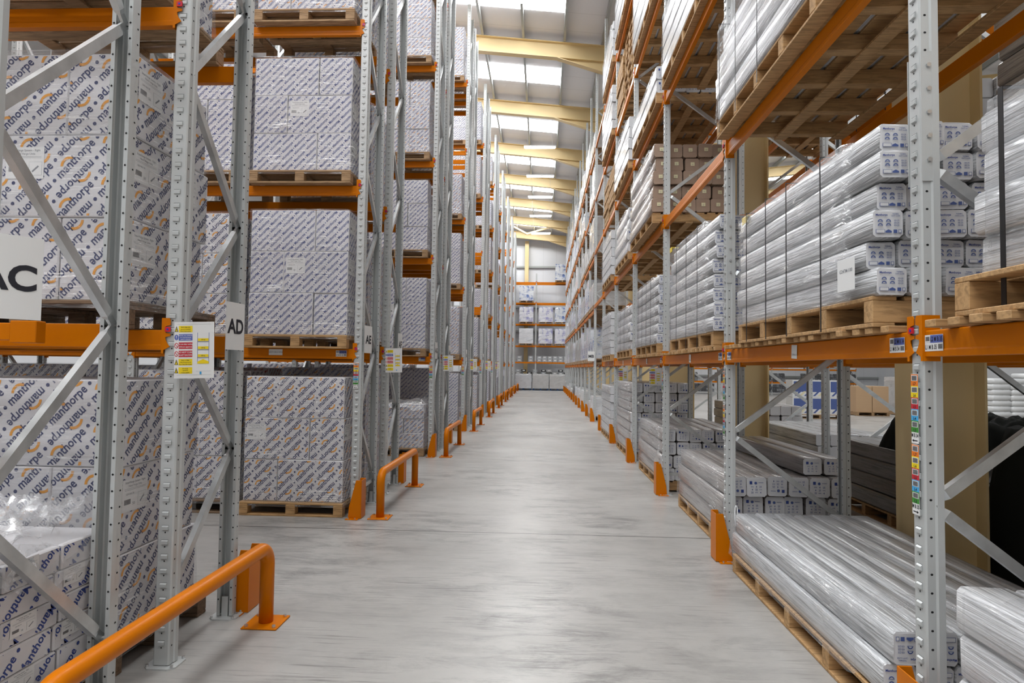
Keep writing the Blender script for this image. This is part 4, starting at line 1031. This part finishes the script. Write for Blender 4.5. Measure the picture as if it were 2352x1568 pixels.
# ------------------------------------------------------------------ end-wall rack and the pallets before it
YE = 46.9
EZ = [1.93, 3.15, 4.75, 6.32, 7.85]
rack('orange-beamed pallet rack standing against the far end wall', (-.5, YE), 0, [-5.4, -2.7, 0, 2.7, 5.4], .9, [z-.02 for z in EZ], lod=1, H=8.6)
for l, row in enumerate([['', '', '', ''], ['wrapped_lilac', 'wrapped_white', 'wrapped_lilac', 'wrapped_lilac'], ['wrapped_lilac', 'wrapped_lilac', 'wrapped_lilac', 'wrapped_blue'], ['wrapped_blue', 'wrapped_blue', '', ''], ['wrapped_blue', '', '', 'wrapped_blue']]):
    for k, m in enumerate(row):
        if not m: continue
        cx = (-2.55, -1.22, .22, 1.42)[k]; z = EZ[l]+.106; w = '%s place from left, %s shelf up, end-wall rack' % (NTH[k], NTH[l])
        pallet((cx, YE+.4, z), 1.06, .9, 'pallet, %s' % w); wrapped_load('wrapped_load', cx, YE+.4, z+.143, 1.04, .88, 1.12 if l < 4 else 1.2, m, k+l, 'wrapped load with printed labels, %s' % w, group='wrapped loads in the end-wall rack')
def tote(cx, cy, z, lab, hh=.22, w=.36, mat='tote_grey', grp='grey stock bins on the end-wall shelf'):
    def mk():
        mb = MB(); mb.prism([(-w/2*.94, 0), (w/2*.94, 0), (w/2, hh), (-w/2, hh)], 'y', -.2, .2, mat); mb.box(-w/2-.012, w/2+.012, -.215, .215, hh-.03, hh, mat)
        return mb.mesh('tote', .006), MB().box(-.085, .085, -.224, -.2195, hh*.38, hh*.78, 'paper').mesh('card')
    a, b = cached(('tote', hh, w, mat), mk); t = thing('stock_bin', lab, 'bin', (cx, cy, z), 0, grp); ob('shell', a, t); ob('label_card', b, t)
for j in range(2):
    for i in range(6): tote(-.22+.39*i, YE+.28, EZ[0]+.106+.225*j, 'grey stock bin, %s layer, %s of six from the post, end-wall shelf' % (('lower', 'upper')[j], NTH[i]))
for i, (x, n) in enumerate(((-2.1, 1), (-1.7, 2), (-.85, 2))):
    for j in range(n): tote(x, YE+.28, EZ[0]+.106+.225*j, 'grey stock bin, %s layer of the %s stack left of the post' % (('lower', 'upper')[j], NTH[i]))
for i in range(10):
    for j in range(3):
        if (i*7+j*5) % 4 == 3: continue
        tote(-2.2+.42*i+(.2 if i > 4 else 0), YE+.25, 1.17+.19*j if False else .93+.19*j, 'small grey pack, %s of ten from left, layer %s, behind the end pallets' % (NTH[i], NTH[j]), .17, .34, ('tote_grey', 'black_goods', 'wrapped_grey')[(i+j) % 3], 'small packs behind the end pallets')
ob('plinth', MB().box(-2.6, 2.4, YE+.0, YE+.75, .78, .925, 'tote_grey').box(-2.5, -2.4, YE+.1, YE+.6, 0, .78, 'tote_grey').box(2.2, 2.3, YE+.1, YE+.6, 0, .78, 'tote_grey').mesh('plinth'), label='low grey bench behind the end pallets carrying small grey packs', cat='bench')
for k, (cx, m, l) in enumerate(((-1.33, 'wrapped_white', 'left'), (-.10, 'wrapped_beige', 'middle'), (1.12, 'wrapped_beige', 'right'))):
    pallet((cx, 45.9, 0), 1.12, 1.0, 'blue pallet under the %s end-of-aisle load' % l, 0, 'blue_wood'); wrapped_load('wrapped_load', cx, 45.9, .143, 1.16, 1.0, 1.02, m, 2+k, '%s of the three wrapped loads closing the far end of the aisle' % l, group='end-of-aisle loads')
    ob('stretch_film', wrap_mesh(1.2, 1.04, 1.06, 500+k, 'film_cartons', .01, .03), None, (cx, 45.9, .13), label='film round the %s end-of-aisle load' % l, cat='plastic wrap')
# ------------------------------------------------------------------ right-hand hall seen under and over the shelves
def bagstack(cx, cy, n, lab):
    pallet((cx, cy, 0), 1.1, 1.1, 'pallet under the %s' % lab, 0, 'pallet_wood_dark')
    def mk(s):
        mb = MB(); P = []
        for k in range(20):
            a = 2*PI*k/20; P.append((.29*math.copysign(abs(math.cos(a))**.35, math.cos(a)), .09*math.copysign(abs(math.sin(a))**.6, math.sin(a))+.09))
        mb.prism(P, 'y', -.5, .5, 'bag_white'); return mb.mesh('bag', smooth=True)
    me = cached('bag', lambda: mk(0))
    for j in range(n):
        for i in range(2): ob('sack', me, None, (cx-.29+.58*i+.02*((j % 2)-.5), cy, .144+.165*j), (0, 0, 0), '%s sack, layer %d, %s' % (('left', 'right')[i], j+1, lab), 'sack', 'white sacks stacked in the right-hand hall')
bagstack(14.0, 20.2, 8, 'sack stack seen right of the nearest column'); bagstack(15.3, 20.2, 9, 'taller sack stack seen at the right edge'); bagstack(12.9, 21.9, 8, 'sack stack hidden partly behind the nearest column')
def cartbox(cx, cy, z, w, d, h, mat, lab, cat='carton', grp=None): ob('carton', MB().box(-w/2, w/2, -d/2, d/2, 0, h, mat).box(-.03, .03, -d/2-.001, d/2+.001, h-.0005, h+.001, mat).mesh('cartonb', .01), None, (cx, cy, z), (0, 0, 0), lab, cat, grp)
for i in range(3):
    for j in range(2):
        cx, cy = 8.9+.62*i, 22.6
        if j == 0 and i == 0: pallet((9.5, cy, 0), 1.9, .8, 'pallet under the blue and white panel packs')
        mb = MB(); mb.box(-.3, .3, -.3, .3, 0, .58, 'bag_white'); rect(mb, -.04, .36, .44, .36, 'print_mid_blue', -.3006)
        for q in range(3): mb.add([(-.24+.16*q, -.3008, .04), (-.16+.16*q, -.3008, .04), (.0+.16*q, -.3008, .2), (-.08+.16*q, -.3008, .2)], [(0, 1, 2, 3)], ('print_mid_blue', 'note_cream', 'print_mid_blue')[q])
        ob('panel_pack', mb.mesh('panel_pack', fixn=False), None, (cx, cy, .144+.585*j), (0, 0, 0), 'blue and white printed panel pack, %s of three, %s row, right-hand hall' % (NTH[i], ('lower', 'upper')[j]), 'pack', 'blue and white panel packs')
pallet((12.2, 24.6, 0), 1.2, 1.0, 'pallet under the brown cartons in the right-hand hall')
for i in range(2): cartbox(11.9+.6*i, 24.6, .144, .58, .9, .95, 'kraft_box', '%s open brown carton on the hall pallet' % ('left', 'right')[i])
pallet((14.0, 25.2, 0), 1.2, 1.0, 'pallet under the wrapped brown load in the right-hand hall'); wrapped_load('wrapped_load', 14.0, 25.2, .144, 1.15, .95, 1.3, 'wrapped_grey', 3, 'grey-brown wrapped load beside the brown cartons in the hall')
pallet((12.1, 27.5, 0), 1.2, 1.0, 'blue pallet under the clear bagged goods in the hall', 0, 'blue_wood'); wrapped_load('wrapped_load', 12.1, 27.5, .144, 1.1, .95, .75, 'bag_white', 1, 'clear bagged goods on the blue pallet in the hall')
for i in range(2):
    mb = MB(); mb.cyl((0, 0, 0), (0, 0, .55), .24, 'bright_blue', 18, .26); mb.cyl((0, 0, .55), (0, 0, .6), .27, 'bright_blue', 18)
    ob('drum', mb.mesh('drum', smooth=False), None, (12.8+.6*i, 40-.6*i, .0), (0, 0, 0), '%s bright blue drum standing far off in the right-hand hall' % ('left', 'right')[i], 'drum')
cartbox(11.6, 39.5, .0, .9, .8, .62, 'kraft_box', 'brown carton standing beside the blue drums')
rack('pallet rack with dark coils along the far side of the right-hand hall', (13.2, 44.), 0, [-6, -3.2, -.4, 2.4, 5.2, 8.], .9, [.75, 1.65, 3.43, 5.08], lod=1, H=6.5)
for i in range(12):
    for l, z in enumerate((.16, .87, 1.77)):
        if (i+l) % 5 == 4: continue
        wrapped_load('wrapped_load', 7.75+1.12*i+(.12*(i//2)), 44.4, z, 1.0, .8, .55 if l == 0 else .6, 'wrapped_dark' if l < 2 else rng.choice(('wrapped_grey', 'wrapped_white')), i+l, 'load of dark coils, place %d, tier %d of the hall rack' % (i+1, l+1), group='loads in the hall rack')
# back-to-back rack loads and the dark tarpaulin
def qload(y0, l, mat, cols, rows, w, h, L, where, x0=3.62):
    z = 0. if l == 0 else [1.65, 3.43, 5.08, 6.73][l-1]+BT
    long_pallet(x0+cols*w/2, y0, z, cols*w, L, 'long wooden pallet, %s' % where)
    ob('wrapped_stack', stack_mesh(cols, rows, w, h, L, mat, 'pack_end', 3, ''), None, (x0+cols*w/2, y0+L/2, z+.143), label='film-wrapped stack of long packs, %s' % where, cat='wrapped load', group='wrapped stacks of long packs')
qload(5.75, 0, 'pack_grey', 5, 4, .2, .17, 2.2, 'ground, behind the second-nearest column')
qload(8.6, 0, 'pack_white', 5, 4, .19, .16, 2.2, 'ground, two bays behind the nearest column')
qload(11.4, 0, 'pack_taupe', 5, 5, .19, .17, 2.2, 'ground, three bays behind the nearest column')
qload(3.0, 1, 'pack_taupe', 5, 5, .2, .19, 2.2, 'shelf behind the nearest column'); qload(.2, 1, 'pack_white', 5, 5, .2, .19, 2.2, 'shelf behind the nearest load')
qload(5.8, 2, 'pack_white', 5, 3, .2, .19, 2.2, 'high shelf behind the second column'); qload(3.0, 2, 'pack_taupe', 5, 5, .2, .2, 2.2, 'high shelf behind the nearest column'); qload(8.6, 3, 'pack_white', 5, 4, .2, .19, 2.2, 'top shelf two bays behind the column')
def tarp(cx, cy, z0, w, d, top, label):
    mb = MB(); N, M_ = 34, 40; vs = []
    for j in range(M_):
        for i in range(N):
            u, v = -1+2*i/(N-1), -1+2*j/(M_-1); e = max(abs(u), abs(v)); p = Vector((u*2.1, v*3.2, 7.7))
            fl = .10*noise.noise(p)+.05*noise.noise(p*2.7)
            z = top+fl if e < .86 else max(.01, (top+fl)*(1-((e-.86)/.14)**1.2))
            s = .94+.06*((e-.86)/.14 if e > .86 else 0)+.05*noise.noise(Vector((u*5, v*5, 1.1)))*(e > .86)
            vs.append((u*w/2*s, v*d/2*s, z))
    mb.add(vs, [(j*N+i, j*N+i+1, (j+1)*N+i+1, (j+1)*N+i) for j in range(M_-1) for i in range(N-1)], 'tarp_dark')
    ob('tarpaulin', mb.mesh('tarp', smooth=True), None, (cx, cy, z0), label=label, cat='tarpaulin')
tarp(4.08, 4.14, 0, 1.16, 2.6, 1.22, 'dark tarpaulin draped over a heap behind the nearest cream column')
tarp(3.95, 6.2, .83, .95, 1.15, .36, 'end of a dark tarpaulin bundled on the grey packs left of the nearest cream column')
